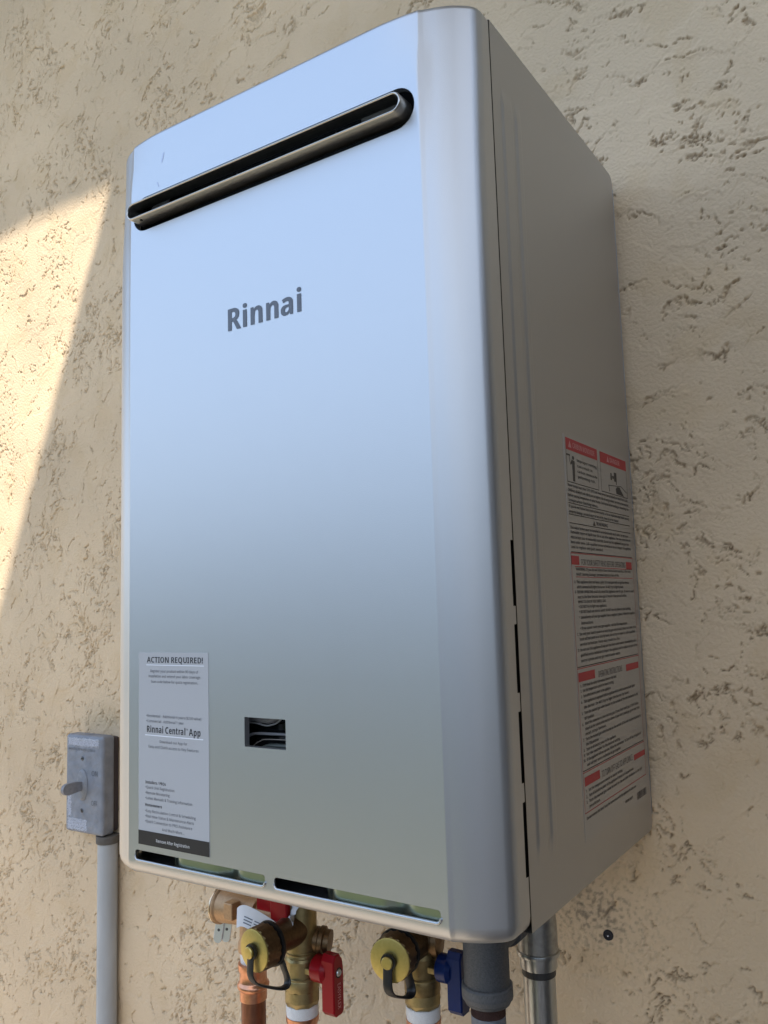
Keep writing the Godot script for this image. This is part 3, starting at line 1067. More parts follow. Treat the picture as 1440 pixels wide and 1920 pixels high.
func warning_label(unit: Node3D) -> void:
	# local s runs from the front edge of the label towards the wall
	var face := Transform3D(Basis(Vector3(0, 0, -1), Vector3(0, 1, 0), Vector3(1, 0, 0)), Vector3(W / 2 - 0.0004, 0, 0.1656))
	var paper := MB.new()
	paper.at(face).prism(PackedVector2Array([Vector2(-0.003, 0.029), Vector2(0.153, 0.029), Vector2(0.153, 0.3275), Vector2(-0.003, 0.3275)]), 0.00003, 0.0002, 0.00005)
	var lb := part("warning_label", paper, mat(lin(0.50, 0.50, 0.50), 0.5, 0.88), unit)
	lb.set_meta("label", "tall printed safety label with red heading blocks")
	var z := 0.00032
	var red := MB.new()
	red.at(face)
	red.rect(0.0004, 0.3160, 0.0718, 0.3253, z)
	red.rect(0.0784, 0.3160, 0.1496, 0.3251, z)
	red.rect(-0.001, 0.2284, 0.0159, 0.2351, z)
	red.rect(0.1322, 0.2270, 0.1485, 0.2335, z)
	red.rect(0.0006, 0.1418, 0.0365, 0.1484, z)
	red.rect(0.1146, 0.1405, 0.1500, 0.1460, z)
	red.rect(0.0018, 0.0671, 0.0348, 0.0735, z)
	red.rect(0.1211, 0.0655, 0.1530, 0.0700, z)
	for y in [0.2368, 0.1511, 0.0766, 0.0484]:
		red.rect(-0.001, y, 0.1525, y + 0.0006, z)
	red.rect(0.007, 0.2268, 0.149, 0.2274, z)
	red.rect(0.007, 0.2190, 0.149, 0.2195, z)
	red.rect(-0.001, 0.0486, -0.0005, 0.2368, z)
	red.rect(0.1520, 0.0486, 0.1525, 0.2368, z)
	part("red_block", red, mat(lin(0.40, 0.028, 0.035), 0.5), lb)
	var blk := MB.new()
	blk.at(face)
	var ink := mat(lin(0.035, 0.033, 0.033), 0.5)
	for y in [0.2746, 0.2660, 0.2594, 0.2376, 0.1522, 0.0778]:
		blk = MB.new()
		blk.at(face)
		blk.rect(-0.0002, y, 0.1505, y + 0.0007, z)
		part("ruled_line", blk, ink, lb)
	for bx in [[0.0004, 0.0718], [0.0784, 0.1496]]:
		blk = MB.new()
		blk.at(face)
		blk.rect(bx[0], 0.2915, bx[0] + 0.0006, 0.3160, z)
		blk.rect(bx[1] - 0.0006, 0.2915, bx[1], 0.3160, z)
		blk.rect(bx[0], 0.2909, bx[1], 0.2916, z)
		part("box_outline", blk, ink, lb)
	# a standing figure by a vent pipe, and a hand under a tap
	blk = MB.new()
	blk.at(face)
	blk.prism(rounded(0.0150, 0.3108, 0.0022, 0.0014, 0.0013, 4), z - 0.0001, z)
	blk.prism(PackedVector2Array([Vector2(0.0128, 0.2925), Vector2(0.0172, 0.2925), Vector2(0.0180, 0.3085), Vector2(0.0120, 0.3090), Vector2(0.0085, 0.3060), Vector2(0.0095, 0.3048), Vector2(0.0126, 0.3062)]), z - 0.0001, z)
	blk.rect(0.0010, 0.3115, 0.0085, 0.3128, z)
	blk.rect(0.0070, 0.3070, 0.0078, 0.3120, z)
	part("pictogram", blk, ink, lb)
	blk = MB.new()
	blk.at(face)
	blk.rect(0.1040, 0.3035, 0.1075, 0.3095, z)
	blk.rect(0.1085, 0.3050, 0.1130, 0.3075, z)
	blk.rect(0.1135, 0.3030, 0.1205, 0.3110, z)
	blk.rect(0.1180, 0.3005, 0.1200, 0.3035, z)
	blk.prism(PackedVector2Array([Vector2(0.118, 0.2925), Vector2(0.139, 0.2918), Vector2(0.133, 0.2955), Vector2(0.1275, 0.2990), Vector2(0.1205, 0.2988), Vector2(0.1165, 0.2965)]), z - 0.0001, z)
	blk.prism(PackedVector2Array([Vector2(0.0985, 0.2985), Vector2(0.132, 0.3005), Vector2(0.147, 0.2962), Vector2(0.1465, 0.2957), Vector2(0.132, 0.2999), Vector2(0.0990, 0.2979)]), z - 0.0001, z)
	blk.prism(PackedVector2Array([Vector2(0.0975, 0.2985), Vector2(0.0985, 0.2985), Vector2(0.1000, 0.2930), Vector2(0.0990, 0.2930)]), z - 0.0001, z)
	part("pictogram", blk, ink, lb)
	var tx := MB.new()
	tx.at(face)
	var rows := [
		[0.3100, 0.0230, 0.0690, "Improper venting"], [0.3056, 0.0232, 0.0580, "can result in"], [0.3014, 0.0232, 0.0690, "carbon monoxide"], [0.2972, 0.0240, 0.0640, "poisoning risk."],
		[0.2888, 0.0006, 0.1495, "Water temperature over 125°F (52°C) can cause severe burns instantly or death from scalds."],
		[0.2849, 0.0006, 0.1495, "Children, disabled and elderly are at highest risk of being scalded. See instruction manual"],
		[0.2811, 0.0006, 0.1495, "before setting temperature at water heater. Feel water before bathing or showering. Use"],
		[0.2773, 0.0006, 0.0670, "temperature limiting valves."],
		[0.2726, 0.0008, 0.1495, "If you do not follow these instructions exactly, a fire or explosion may result causing"],
		[0.2686, 0.0008, 0.1190, "property damage, personal injury or loss of life. Read all of the manual."],
		[0.2565, 0.0010, 0.1440, "This water heater must be installed in accordance with local codes. Do not store"],
		[0.2530, 0.0010, 0.1495, "flammable vapors or liquids near this or any other appliance. The area round the unit"],
		[0.2492, 0.0010, 0.1440, "must be kept clear of combustible materials. Do not use this appliance if any part has"],
		[0.2454, 0.0010, 0.1495, "been under water. Call a qualified service technician at once to inspect the appliance"],
		[0.2418, 0.0010, 0.0730, "and to replace any part needed."],
		[0.2252, 0.0080, 0.1440, "WARNING: If you do not follow these instructions exactly, a fire may"],
		[0.2214, 0.0080, 0.1110, "result causing damage, personal injury or loss of life."],
		[0.2155, 0.0080, 0.1370, "This appliance does not have a pilot. It is equipped with an ignition device"],
		[0.2117, 0.0080, 0.1210, "which automatically lights the burner. Do NOT try to light by hand."],
		[0.2080, 0.0085, 0.1500, "BEFORE OPERATING smell all around the appliance area for gas. Be sure to smell"],
		[0.2042, 0.0085, 0.1290, "next to the floor because some gas is heavier than air and settles."],
		[0.2005, 0.0085, 0.0720, "WHAT TO DO IF YOU SMELL GAS"],
		[0.1968, 0.0130, 0.0740, "DO NOT try to light any appliance."],
		[0.1930, 0.0130, 0.1380, "DO NOT touch any electric switch; DO NOT use any phone in your building."],
		[0.1888, 0.0130, 0.1500, "Immediately call your gas supplier from a neighbor's phone. Follow the supplier's"],
		[0.1845, 0.0130, 0.0400, "instructions."], [0.1806, 0.0130, 0.1260, "If you cannot reach your gas supplier, call the fire department."],
		[0.1765, 0.0080, 0.1500, "Use only your hand to push in or turn the gas control knob. Never use tools. If the"],
		[0.1727, 0.0080, 0.1460, "knob will not push in or turn by hand, do not try to repair it, call a qualified"],
		[0.1688, 0.0080, 0.1030, "service technician. Force may result in a fire."],
		[0.1648, 0.0080, 0.1480, "Do not use this appliance if any part has been under water. Immediately call a"],
		[0.1608, 0.0080, 0.1500, "qualified service technician to inspect the appliance and to replace any part of the"],
		[0.1568, 0.0080, 0.1020, "control system and any gas control under water."],
		[0.1387, 0.0085, 0.0880, "STOP! Read the safety information above on this label."],
		[0.1350, 0.0085, 0.0800, "Set the temperature control to lowest setting."], [0.1310, 0.0085, 0.0720, "Turn off all electric power to the appliance."],
		[0.1269, 0.0090, 0.1360, "This appliance is equipped with an ignition device which automatically lights"],
		[0.1228, 0.0090, 0.1180, "the burner. Do NOT try to light the burner by hand."],
		[0.1188, 0.0090, 0.1430, "Turn the manual gas valve located on the outside of the unit clockwise to the"], [0.1148, 0.0090, 0.0300, "OFF position."],
		[0.1110, 0.0090, 0.1430, "Wait five minutes to clear out any gas. If you then smell gas, STOP! Follow"],
		[0.1072, 0.0090, 0.1460, "step B in the safety information above. If you don't smell gas, go to next step."], [0.1036, 0.0090, 0.0560, "next step below."],
		[0.0998, 0.0090, 0.1470, "Turn the manual gas valve located on the outside of the unit counterclockwise to"], [0.0960, 0.0090, 0.0370, "the ON position."],
		[0.0924, 0.0090, 0.0780, "Turn on all electric power to the appliance."], [0.0888, 0.0090, 0.0880, "Set the controller to the desired setting."],
		[0.0852, 0.0090, 0.1460, "If the appliance will not operate, follow the instructions \"To Turn Off Gas To Appliance\""], [0.0815, 0.0090, 0.0880, "and call your service technician or gas supplier."],
		[0.0636, 0.0090, 0.0890, "Set the temperature control to lowest setting."], [0.0597, 0.0090, 0.1180, "Turn off all electric power to the appliance if service is to be performed."],
		[0.0558, 0.0090, 0.1420, "Turn the manual gas valve located on the outside clockwise to the OFF"], [0.0520, 0.0090, 0.0330, "position."],
		[0.0448, 0.0022, 0.1220, "Do not remove this label. Keep the instructions with the appliance for later use."],
		[0.0376, 0.0915, 0.1115, "008001"]]
	for r in rows:
		letters(tx, r[3], 0.0022, r[1], r[0] - 0.0011, r[2] - r[1], 0.0, true, z)
	for m in [["A.", 0.2155], ["B.", 0.2080], ["C.", 0.1765], ["D.", 0.1648], ["1.", 0.1387], ["2.", 0.1350], ["3.", 0.1310], ["4.", 0.1269], ["5.", 0.1188], ["6.", 0.1110], ["7.", 0.0998], ["8.", 0.0924], ["9.", 0.0888], ["10.", 0.0852], ["1.", 0.0636], ["2.", 0.0597], ["3.", 0.0558]]:
		letters(tx, m[0], 0.0022, 0.0058, m[1] - 0.0011, 0.0, 1.0, true, z)
	for y in [0.1968, 0.1930, 0.1888, 0.1806]:
		letters(tx, "•", 0.0026, 0.0110, y - 0.0011, 0.0, 1.0, true, z)
	letters(tx, "WARNING", 0.0030, 0.0600, 0.2612, 0.0290, 0.0, true, z)
	tx.prism(PackedVector2Array([Vector2(0.0520, 0.2606), Vector2(0.0585, 0.2606), Vector2(0.0552, 0.2646)]), z - 0.0001, z)
	letters(tx, "FOR YOUR SAFETY READ BEFORE OPERATING", 0.0046, 0.0208, 0.2284, 0.1090, 0.0, false, z)
	letters(tx, "OPERATING INSTRUCTIONS", 0.0048, 0.0440, 0.1415, 0.0600, 0.0, false, z)
	letters(tx, "TO TURN OFF GAS TO APPLIANCE", 0.0048, 0.0390, 0.0668, 0.0780, 0.0, false, z)
	var x := 0.1235
	while x < 0.1505:
		var bw := rng.randf_range(0.0004, 0.0014)
		tx.rect(x, 0.0325, x + bw, 0.0385, z)
		x += bw + rng.randf_range(0.0005, 0.0013)
	part("small_print", tx, mat(lin(0.045, 0.04, 0.04), 0.5), lb)
	var hd := MB.new()
	hd.at(face)
	letters(hd, "CARBON MONOXIDE", 0.0042, 0.0150, 0.3186, 0.0500, 0.0, true, z + 0.0001)
	hd.prism(PackedVector2Array([Vector2(0.0060, 0.3182), Vector2(0.0125, 0.3182), Vector2(0.0092, 0.3236)]), z, z + 0.0001)
	letters(hd, "DANGER", 0.0042, 0.1040, 0.3186, 0.0270, 0.0, true, z + 0.0001)
	hd.prism(PackedVector2Array([Vector2(0.0960, 0.3182), Vector2(0.1020, 0.3182), Vector2(0.0990, 0.3232)]), z, z + 0.0001)
	part("band_lettering", hd, mat(lin(0.55, 0.25, 0.25), 0.5), lb)

# ---------------------------------------------------------------- switch box and its conduit
func build_switch() -> void:
	var bx := thing("switch_box", "weathered grey metal weatherproof switch box with a protruding lever", "electrical box", Vector3(-0.583, GY - 0.0275, 0))
	var alu := mottled(lin(0.20, 0.215, 0.25), lin(0.30, 0.315, 0.35), 0.62, 0.25, 0.20, 71, 0.012, 0.5)
	var back := MB.new()
	back.rbox(Vector3(-0.583, -0.0275, -0.0055), Vector3(0.072, 0.124, 0.010), 0.003)
	part("box_base", back, mat(lin(0.06, 0.045, 0.045), 0.7), bx)
	# cover: rounded cap with chalky corroded rims
	var cov := MB.new()
	cov.rbox(Vector3(-0.583, -0.0275, 0.0095), Vector3(0.0785, 0.1300, 0.0210), 0.0048, 5)
	part("cover", cov, alu, bx)
	var rust := mottled(lin(0.22, 0.24, 0.30), lin(0.88, 0.89, 0.95), 0.95, 0.0, 0.045, 73, 0.05, 1.0)
	var cor := MB.new()
	corroded(cor, -0.6185, -0.0910, -0.5740, -0.0715, 0.0201)
	corroded(cor, -0.6190, -0.0740, -0.6065, -0.0340, 0.0201)
	corroded(cor, -0.6185, 0.0205, -0.5490, 0.0352, 0.0201)
	part("corrosion", cor, rust, bx)
	var face := 0.0201
	var hub := MB.new()
	var outline := PackedVector2Array()
	for i in 40:
		var a := TAU * i / 40
		outline.append(Vector2(-0.5850 + cos(a) * 0.0112, -0.0285 + sin(a) * 0.0208))
	hub.prism(outline, face - 0.001, face + 0.0036, 0.0030)
	part("hub", hub, mottled(lin(0.22, 0.23, 0.25), lin(0.31, 0.32, 0.35), 0.6, 0.2, 0.1, 75), bx)
	var lev := MB.new()
	var ll := PackedVector2Array()
	# side outline of the paddle: (distance out of the box, height)
	for p in [Vector2(-0.002, -0.0060), Vector2(0.019, -0.0085)]:
		ll.append(p)
	for i in 9:
		var a := -PI / 2 + PI * i / 8.0
		ll.append(Vector2(0.0215 + cos(a) * 0.0075, -0.0010 + sin(a) * 0.0075))
	ll.append(Vector2(0.008, 0.0066))
	ll.append(Vector2(-0.002, 0.0050))
	lev.at(Transform3D(Basis(Vector3(0, 0, 1), Vector3(0, 1, 0), Vector3(-1, 0, 0)), Vector3(-0.5810, -0.0285, face + 0.004))).prism(ll, 0.0, 0.0062, 0.0008)
	part("lever", lev, mottled(lin(0.24, 0.24, 0.26), lin(0.32, 0.32, 0.34), 0.6, 0.2, 0.08, 76), bx)
	for y in [0.0066, -0.0622]:
		var rim := MB.new()
		rim.at(Transform3D(Basis.from_euler(Vector3(PI / 2, 0, 0)), Vector3(-0.5857, y, face))).lathe([Vector2(0.0042, 0.0001), Vector2(0.0040, 0.0004), Vector2(0.0034, 0.0002), Vector2(0.0033, -0.0006)], 20)
		var sc := MB.new()
		sc.at(Transform3D(Basis.from_euler(Vector3(PI / 2, 0, 0)), Vector3(-0.5857, y, face))).lathe([Vector2(0, 0.0007), Vector2(0.0022, 0.0006), Vector2(0.0031, 0.0001)], 20)
		var s := part("screw", sc, mat(lin(0.13, 0.13, 0.14), 0.4, 0.8), bx)
		var sl := MB.new()
		sl.at(Transform3D(Basis.from_euler(Vector3(0, 0, 0.4 if y > 0 else -1.0)), Vector3(-0.5857, y, face + 0.0008))).rbox(Vector3.ZERO, Vector3(0.0056, 0.0010, 0.0003), 0.0001, 1)
		part("screw_slot", sl, mat(lin(0.01, 0.01, 0.01), 0.8), s)
	var em := MB.new()
	letters(em, "ON", 0.0068, -0.5655, -0.0150, 0.0120, 0.0, false, face + 0.0003)
	letters(em, "OFF", 0.0062, -0.5660, -0.0535, 0.0125, 0.0, false, face + 0.0003)
	letters(em, "WEATHERPROOF COVER", 0.0032, -0.6150, 0.0166, 0.0560, 0.0, false, face + 0.0003)
	part("lettering", em, mat(lin(0.11, 0.12, 0.145), 0.6, 0.2), bx)

	# chalky grey conduit dropping from the box to the ground
	var pipe := thing("electrical_conduit", "grey plastic conduit running down the wall below the switch box", "conduit", Vector3(-0.5525, 0, 0.0038))
	var pv := mottled(lin(0.36, 0.37, 0.375), lin(0.47, 0.48, 0.485), 0.55, 0.0, 0.3, 81, 0.01, 0.15, Vector3(2, 0.5, 2))
	var p1 := MB.new()
	p1.at(Transform3D(Basis(), Vector3(-0.5525, 0, 0.0038))).lathe([Vector2(0.0131, -GY), Vector2(0.0131, -0.098)], 40)
	part("pipe", p1, pv, pipe)
	var p2 := MB.new()
	p2.at(Transform3D(Basis(), Vector3(-0.5525, 0, 0.0038))).lathe([Vector2(0.0, -0.1040), Vector2(0.0146, -0.1035), Vector2(0.0152, -0.1025), Vector2(0.0152, -0.0935), Vector2(0.0, -0.0925)], 40)
	part("hub_ring", p2, mottled(lin(0.09, 0.085, 0.08), lin(0.15, 0.14, 0.13), 0.7, 0.2, 0.1, 83), pipe)

func corroded(mb: MB, x0: float, y0: float, x1: float, y1: float, z: float) -> void:
	# blistered paint: a low bumpy skin with a ragged edge
	var nz := FastNoiseLite.new()
	nz.seed = 4
	nz.frequency = 1.0
	var k := 0.0007
	var nx := int((x1 - x0) / k)
	var ny := int((y1 - y0) / k)
	var hh := func(i: int, j: int) -> float:
		var x := x0 + k * i
		var y := y0 + k * j
		var e := minf(minf(x - x0, x1 - x), minf(y - y0, y1 - y)) / 0.003
		var r := nz.get_noise_2d(x * 420.0, y * 420.0) * 0.6 + nz.get_noise_2d(x * 1100.0, y * 1100.0) * 0.4
		return -0.0009 + 0.0011 * clampf(e, 0.0, 1.0) + 0.0013 * r
	for j in ny:
		for i in nx:
			if hh.call(i, j) < -0.00012:
				continue
			var ps: Array = []
			var nn: Array = []
			for o in [[0, 0], [1, 0], [1, 1], [0, 1]]:
				var a: int = i + o[0]
				var b: int = j + o[1]
				ps.append(Vector3(x0 + k * a, y0 + k * b, z + hh.call(a, b)))
				nn.append(Vector3(-(hh.call(a + 1, b) - hh.call(a - 1, b)), -(hh.call(a, b + 1) - hh.call(a, b - 1)), 2.0 * k).normalized())
			mb.q(ps[0], ps[1], ps[2], ps[3], nn[0], nn[1], nn[2], nn[3])

# ---------------------------------------------------------------- plumbing
var brass: StandardMaterial3D
var brass_dark: StandardMaterial3D
var bronze: StandardMaterial3D
var copper: StandardMaterial3D
var copper_old: StandardMaterial3D
var tape: StandardMaterial3D
var rubber: StandardMaterial3D

func plumbing_materials() -> void:
	brass = mottled(lin(0.30, 0.23, 0.105), lin(0.42, 0.33, 0.16), 0.42, 0.85, 0.06, 91, 0.02, 0.12)
	brass_dark = mottled(lin(0.12, 0.075, 0.04), lin(0.22, 0.14, 0.07), 0.42, 0.85, 0.05, 92, 0.03, 0.12)
	bronze = mottled(lin(0.44, 0.27, 0.145), lin(0.56, 0.36, 0.20), 0.52, 0.65, 0.06, 93, 0.03, 0.25)
	copper = mottled(lin(0.55, 0.25, 0.14), lin(0.72, 0.37, 0.23), 0.30, 0.95, 0.05, 94, 0.02, 0.08)
	copper_old = mottled(lin(0.17, 0.075, 0.045), lin(0.28, 0.12, 0.07), 0.40, 0.85, 0.08, 95, 0.02, 0.05, Vector3(3, 0.7, 3))
	tape = mottled(lin(0.62, 0.60, 0.58), lin(0.85, 0.84, 0.83), 0.6, 0.0, 0.03, 96, 0.04, 0.4, Vector3(0.6, 4, 0.6))
	rubber = mat(lin(0.012, 0.011, 0.011), 0.42)

func turned(pos: Vector3, dir: Vector3) -> Transform3D:
	# y axis of a lathe laid along dir
	var y := dir.normalized()
	var x := y.cross(Vector3(0, 0, 1) if absf(y.z) < 0.9 else Vector3(1, 0, 0)).normalized()
	return Transform3D(Basis(x, y, x.cross(y)), pos)

func hose_cap(parent: Node3D, c: Vector3, dir: Vector3, low: float, swing: float) -> void:
	# the gold disc cap with its dark knurled nut and the rubber strap looped from its knob; c is the centre of the disc face
	var xf := turned(c, dir)
	var nut := MB.new()
	nut.at(xf).lathe([Vector2(0.0150, -0.0162), Vector2(0.0168, -0.0150), Vector2(0.0168, -0.0014), Vector2(0.0156, -0.0008)], 72, 20.0, 18, 0.022)
	var cap := part("hose_cap", nut, brass_dark, parent)
	var disc := MB.new()
	disc.at(xf).lathe([Vector2(0.0166, -0.0010), Vector2(0.0164, -0.0001), Vector2(0.0156, 0.0002), Vector2(0.0060, 0.0003), Vector2(0.0, 0.0003)], 48)
	part("disc", disc, mottled(lin(0.50, 0.39, 0.12), lin(0.58, 0.46, 0.16), 0.40, 0.85, 0.04, 97, 0.02), cap)
	var knob := MB.new()
	knob.at(xf).lathe([Vector2(0.0026, 0.0002), Vector2(0.0026, 0.0038), Vector2(0.0046, 0.0040), Vector2(0.0047, 0.0058), Vector2(0.0040, 0.0064), Vector2(0.0, 0.0065)], 28)
	part("knob", knob, mottled(lin(0.50, 0.39, 0.12), lin(0.58, 0.46, 0.16), 0.36, 0.85, 0.04, 98, 0.02), cap)
	var teeth := MB.new()
	for i in 18:
		var a := TAU * (i + 0.25) / 18
		teeth.at(xf * Transform3D(Basis(Vector3.UP, -a), Vector3.ZERO)).rbox(Vector3(0.0166, -0.0018, 0), Vector3(0.0012, 0.0012, 0.0018), 0.0004, 2)
	part("knurl_tips", teeth, brass, cap)
	# strap: a ring round the knob, then a loop hanging to the back of the nut
	var back := c - dir * 0.019 + Vector3(swing, -0.012, 0)
	var front := c + dir * 0.0024 + Vector3(0.0, -0.0030, 0)
	var mid := (front + back) / 2 + Vector3(swing * 0.75, -low, 0)
	var cv := Curve3D.new()
	cv.bake_interval = 0.0006
	cv.add_point(front + Vector3(0, 0.006, 0), Vector3.ZERO, Vector3(0, -0.005, 0))
	cv.add_point(front + Vector3(0, -0.008, 0.0015), Vector3(0, 0.006, 0), Vector3(0, -0.012, 0.002))
	cv.add_point(mid, (front - back).normalized() * 0.013 + Vector3(-swing * 0.35, 0, 0), (back - front).normalized() * 0.013 + Vector3(swing * 0.35, 0, 0))
	cv.add_point(back + Vector3(swing * 0.4, -0.006, -0.001), Vector3(swing * 0.35, -0.013, -0.004), Vector3(-swing * 0.3, 0.008, 0))
	cv.add_point(back + Vector3(-swing * 0.5, 0.012, -0.0005), Vector3(0, -0.006, 0), Vector3.ZERO)
	var path: Array = []
	for i in 40:
		path.append(cv.sample_baked(cv.get_baked_length() * i / 39.0))
	var st := MB.new()
	st.sweep(path, 0.0040, 0.0011, 12, true, dir.cross(Vector3.UP).normalized())
	st.at(xf).lathe([Vector2(0.0028, 0.0012), Vector2(0.0062, 0.0012), Vector2(0.0064, 0.0020), Vector2(0.0062, 0.0036), Vector2(0.0028, 0.0036)], 24)
	st.at(turned(c - dir * 0.0172, dir)).lathe([Vector2(0.0125, -0.0022), Vector2(0.0178, -0.0022), Vector2(0.0182, -0.0010), Vector2(0.0178, 0.0006), Vector2(0.0125, 0.0006)], 40)
	part("strap", st, rubber, cap)

func lever_handle(parent: Node3D, hub: Vector3, x0: float, x1: float, top: float, bottom: float, zc: float, m: Material, letter: Material, screw: bool) -> void:
	var hb := MB.new()
	hb.at(turned(hub, Vector3.RIGHT)).lathe([Vector2(0.0, 0.0), Vector2(0.0098, 0.0002), Vector2(0.0108, 0.0012), Vector2(0.0108, x0 - hub.x - 0.0002), Vector2(0.0080, x0 - hub.x + 0.003)], 36)
	var hn := part("handle", hb, m, parent)
	var bar := MB.new()
	# outline seen along the wall: (depth, height); a bar with cut corners
	var hw := 0.0072
	var o := PackedVector2Array([Vector2(-hw, bottom + 0.004), Vector2(-hw + 0.004, bottom), Vector2(hw - 0.003, bottom), Vector2(hw, bottom + 0.003), Vector2(hw, top - 0.012), Vector2(hw - 0.001, top - 0.006), Vector2(hw - 0.005, top), Vector2(-hw + 0.003, top), Vector2(-hw, top - 0.005)])
	bar.at(Transform3D(Basis(Vector3(0, 0, -1), Vector3(0, 1, 0), Vector3(1, 0, 0)), Vector3(x0, 0, zc))).prism(o, 0.0, x1 - x0, 0.0011)
	part("bar", bar, m, hn)
	if screw:
		var sc := MB.new()
		sc.at(turned(Vector3(x1, hub.y + 0.0005, zc), Vector3.RIGHT)).lathe([Vector2(0.0, 0.0003), Vector2(0.0012, 0.0004), Vector2(0.0013, 0.0012), Vector2(0.0024, 0.0010), Vector2(0.0030, 0.0001)], 20)
		part("screw", sc, mat(lin(0.6, 0.6, 0.6), 0.3, 0.9), hn)
		var recess := MB.new()
		recess.at(turned(Vector3(x1, hub.y + 0.0005, zc), Vector3.RIGHT)).lathe([Vector2(0.0, 0.0001), Vector2(0.0042, 0.0001), Vector2(0.0042, 0.0)], 20)
		part("screw_recess", recess, mat(lin(0.01, 0.005, 0.005), 0.6), hn)
		var lt := MB.new()
		lt.at(Transform3D(Basis(Vector3(0, -1, 0), Vector3(0, 0, -1), Vector3(1, 0, 0)), Vector3(x1 + 0.0003, hub.y - 0.0078, zc + 0.0022)))
		letters(lt, "EASYFLEX", 0.0042, 0.0, 0.0, 0.0200, 0.0, false, 0.0)
		part("lettering", lt, letter, hn)

func build_hot() -> void:
	plumbing_materials()
	var ax := Vector3(-0.085, 0, 0.170)
	var v := thing("hot_water_valve", "brass service valve with red lever, gold capped drain and red upper handle", "valve", Vector3(-0.085, GY - 0.137, 0.170), "service valves under the heater")
	var body := MB.new()
	body.at(Transform3D(Basis(), ax)).lathe([Vector2(0.0125, -0.0975), Vector2(0.0135, -0.0965), Vector2(0.0132, -0.0945), Vector2(0.0128, -0.0935), Vector2(0.0128, -0.0915), Vector2(0.0138, -0.0905), Vector2(0.0138, -0.075), Vector2(0.0138, -0.045), Vector2(0.0118, -0.038), Vector2(0.0118, 0.004)], 40)
	body.at(Transform3D(Basis(), ax)).lathe([Vector2(0.0144, -0.1142), Vector2(0.0148, -0.1135), Vector2(0.0146, -0.1118), Vector2(0.0148, -0.1075), Vector2(0.0148, -0.0995), Vector2(0.0138, -0.0972), Vector2(0.0120, -0.0970)], 8, 10.0)
	body.at(Transform3D(Basis(), ax)).lathe([Vector2(0.0148, -0.1240), Vector2(0.0152, -0.1228), Vector2(0.0152, -0.1155), Vector2(0.0149, -0.1145), Vector2(0.0143, -0.1138)], 40)
	var bn := part("body", body, brass, v)
	var hexn := MB.new()
	hexn.at(Transform3D(Basis(Vector3.UP, 0.30), ax)).lathe([Vector2(0.0128, -0.1372), Vector2(0.0140, -0.1366), Vector2(0.0157, -0.1325), Vector2(0.0157, -0.1238), Vector2(0.0140, -0.1236)], 8, 10.0)
	part("hex_end", hexn, brass, bn)
	# ridge rings
	var ring := MB.new()
	ring.at(Transform3D(Basis(), ax)).lathe([Vector2(0.0146, -0.1148), Vector2(0.0152, -0.1141), Vector2(0.0152, -0.1131), Vector2(0.0146, -0.1124)], 40)
	ring.at(Transform3D(Basis(), ax)).lathe([Vector2(0.0128, -0.0952), Vector2(0.0136, -0.0947), Vector2(0.0136, -0.0937), Vector2(0.0128, -0.0930)], 40)
	part("ridge", ring, brass, bn)
	# drain branch towards the front, with its capped end
	var dir := Vector3(-0.12, 0, 0.99).normalized()
	var cap := Vector3(-0.0865, -0.0740, 0.2290)
	var br := MB.new()
	var st := Vector3(-0.085, -0.074, 0.170)
	var ln := st.distance_to(cap) - 0.016
	br.at(turned(st, (cap - st).normalized())).lathe([Vector2(0.0120, 0.0), Vector2(0.0128, 0.010), Vector2(0.0132, 0.018), Vector2(0.0122, 0.024), Vector2(0.0122, ln)], 36)
	part("drain_branch", br, brass_dark, v)
	hose_cap(v, cap, dir, 0.0215, 0.009)
	# back port stub at the right
	var stub := MB.new()
	stub.at(turned(Vector3(-0.085, -0.0845, 0.166), Vector3(0.92, -0.1, -0.35))).lathe([Vector2(0.011, 0), Vector2(0.011, 0.014), Vector2(0.0120, 0.015), Vector2(0.0120, 0.0185), Vector2(0.0100, 0.0195), Vector2(0.0100, 0.024), Vector2(0.0, 0.0245)], 28)
	part("port_plug", stub, brass_dark, v)
	var red := mat(lin(0.30, 0.004, 0.010), 0.30, 0.0, 0.4)
	# stem and lever at the right
	var stem := MB.new()
	stem.rbox(Vector3(-0.0695, -0.1055, 0.1765), Vector3(0.012, 0.0048, 0.006), 0.0006)
	part("stem", stem, brass, v)
	lever_handle(v, Vector3(-0.0680, -0.1035, 0.1720), -0.0560, -0.0435, -0.0885, -0.1375, 0.1720, red, mat(lin(0.75, 0.32, 0.33), 0.4), true)
	# handle of the drain, up under the heater
	var hd := MB.new()
	hd.rbox(Vector3(-0.1035, -0.0535, 0.1800), Vector3(0.036, 0.0150, 0.0135), 0.0012)
	hd.rbox(Vector3(-0.0945, -0.0590, 0.1815), Vector3(0.0185, 0.0260, 0.0150), 0.0012)
	var dn := part("drain_handle", hd, red, v)
	var hs := MB.new()
	hs.rbox(Vector3(-0.0945, -0.0655, 0.18905), Vector3(0.0150, 0.0006, 0.0008), 0.0002, 1)
	part("moulded_line", hs, mat(lin(0.5, 0.06, 0.06), 0.3), dn)
	# thread tape and copper adaptor
	var tp := MB.new()
	tp.at(Transform3D(Basis(), ax)).lathe([Vector2(0.0134, -0.1462), Vector2(0.0139, -0.1455), Vector2(0.0138, -0.1440), Vector2(0.0141, -0.1425), Vector2(0.0139, -0.1405), Vector2(0.0141, -0.1385), Vector2(0.0139, -0.1366), Vector2(0.0125, -0.1362)], 36)
	part("thread_tape", tp, tape, v)

	var cp := thing("copper_pipe", "copper pipe rising into the red levered brass valve", "pipe", Vector3(-0.085, 0, 0.170), "copper pipes under the heater")
	copper_run(cp, ax, -0.1455, 0.0)

	# relief valve on the left, its lever, and the drain pipe below it
	var z := 0.165
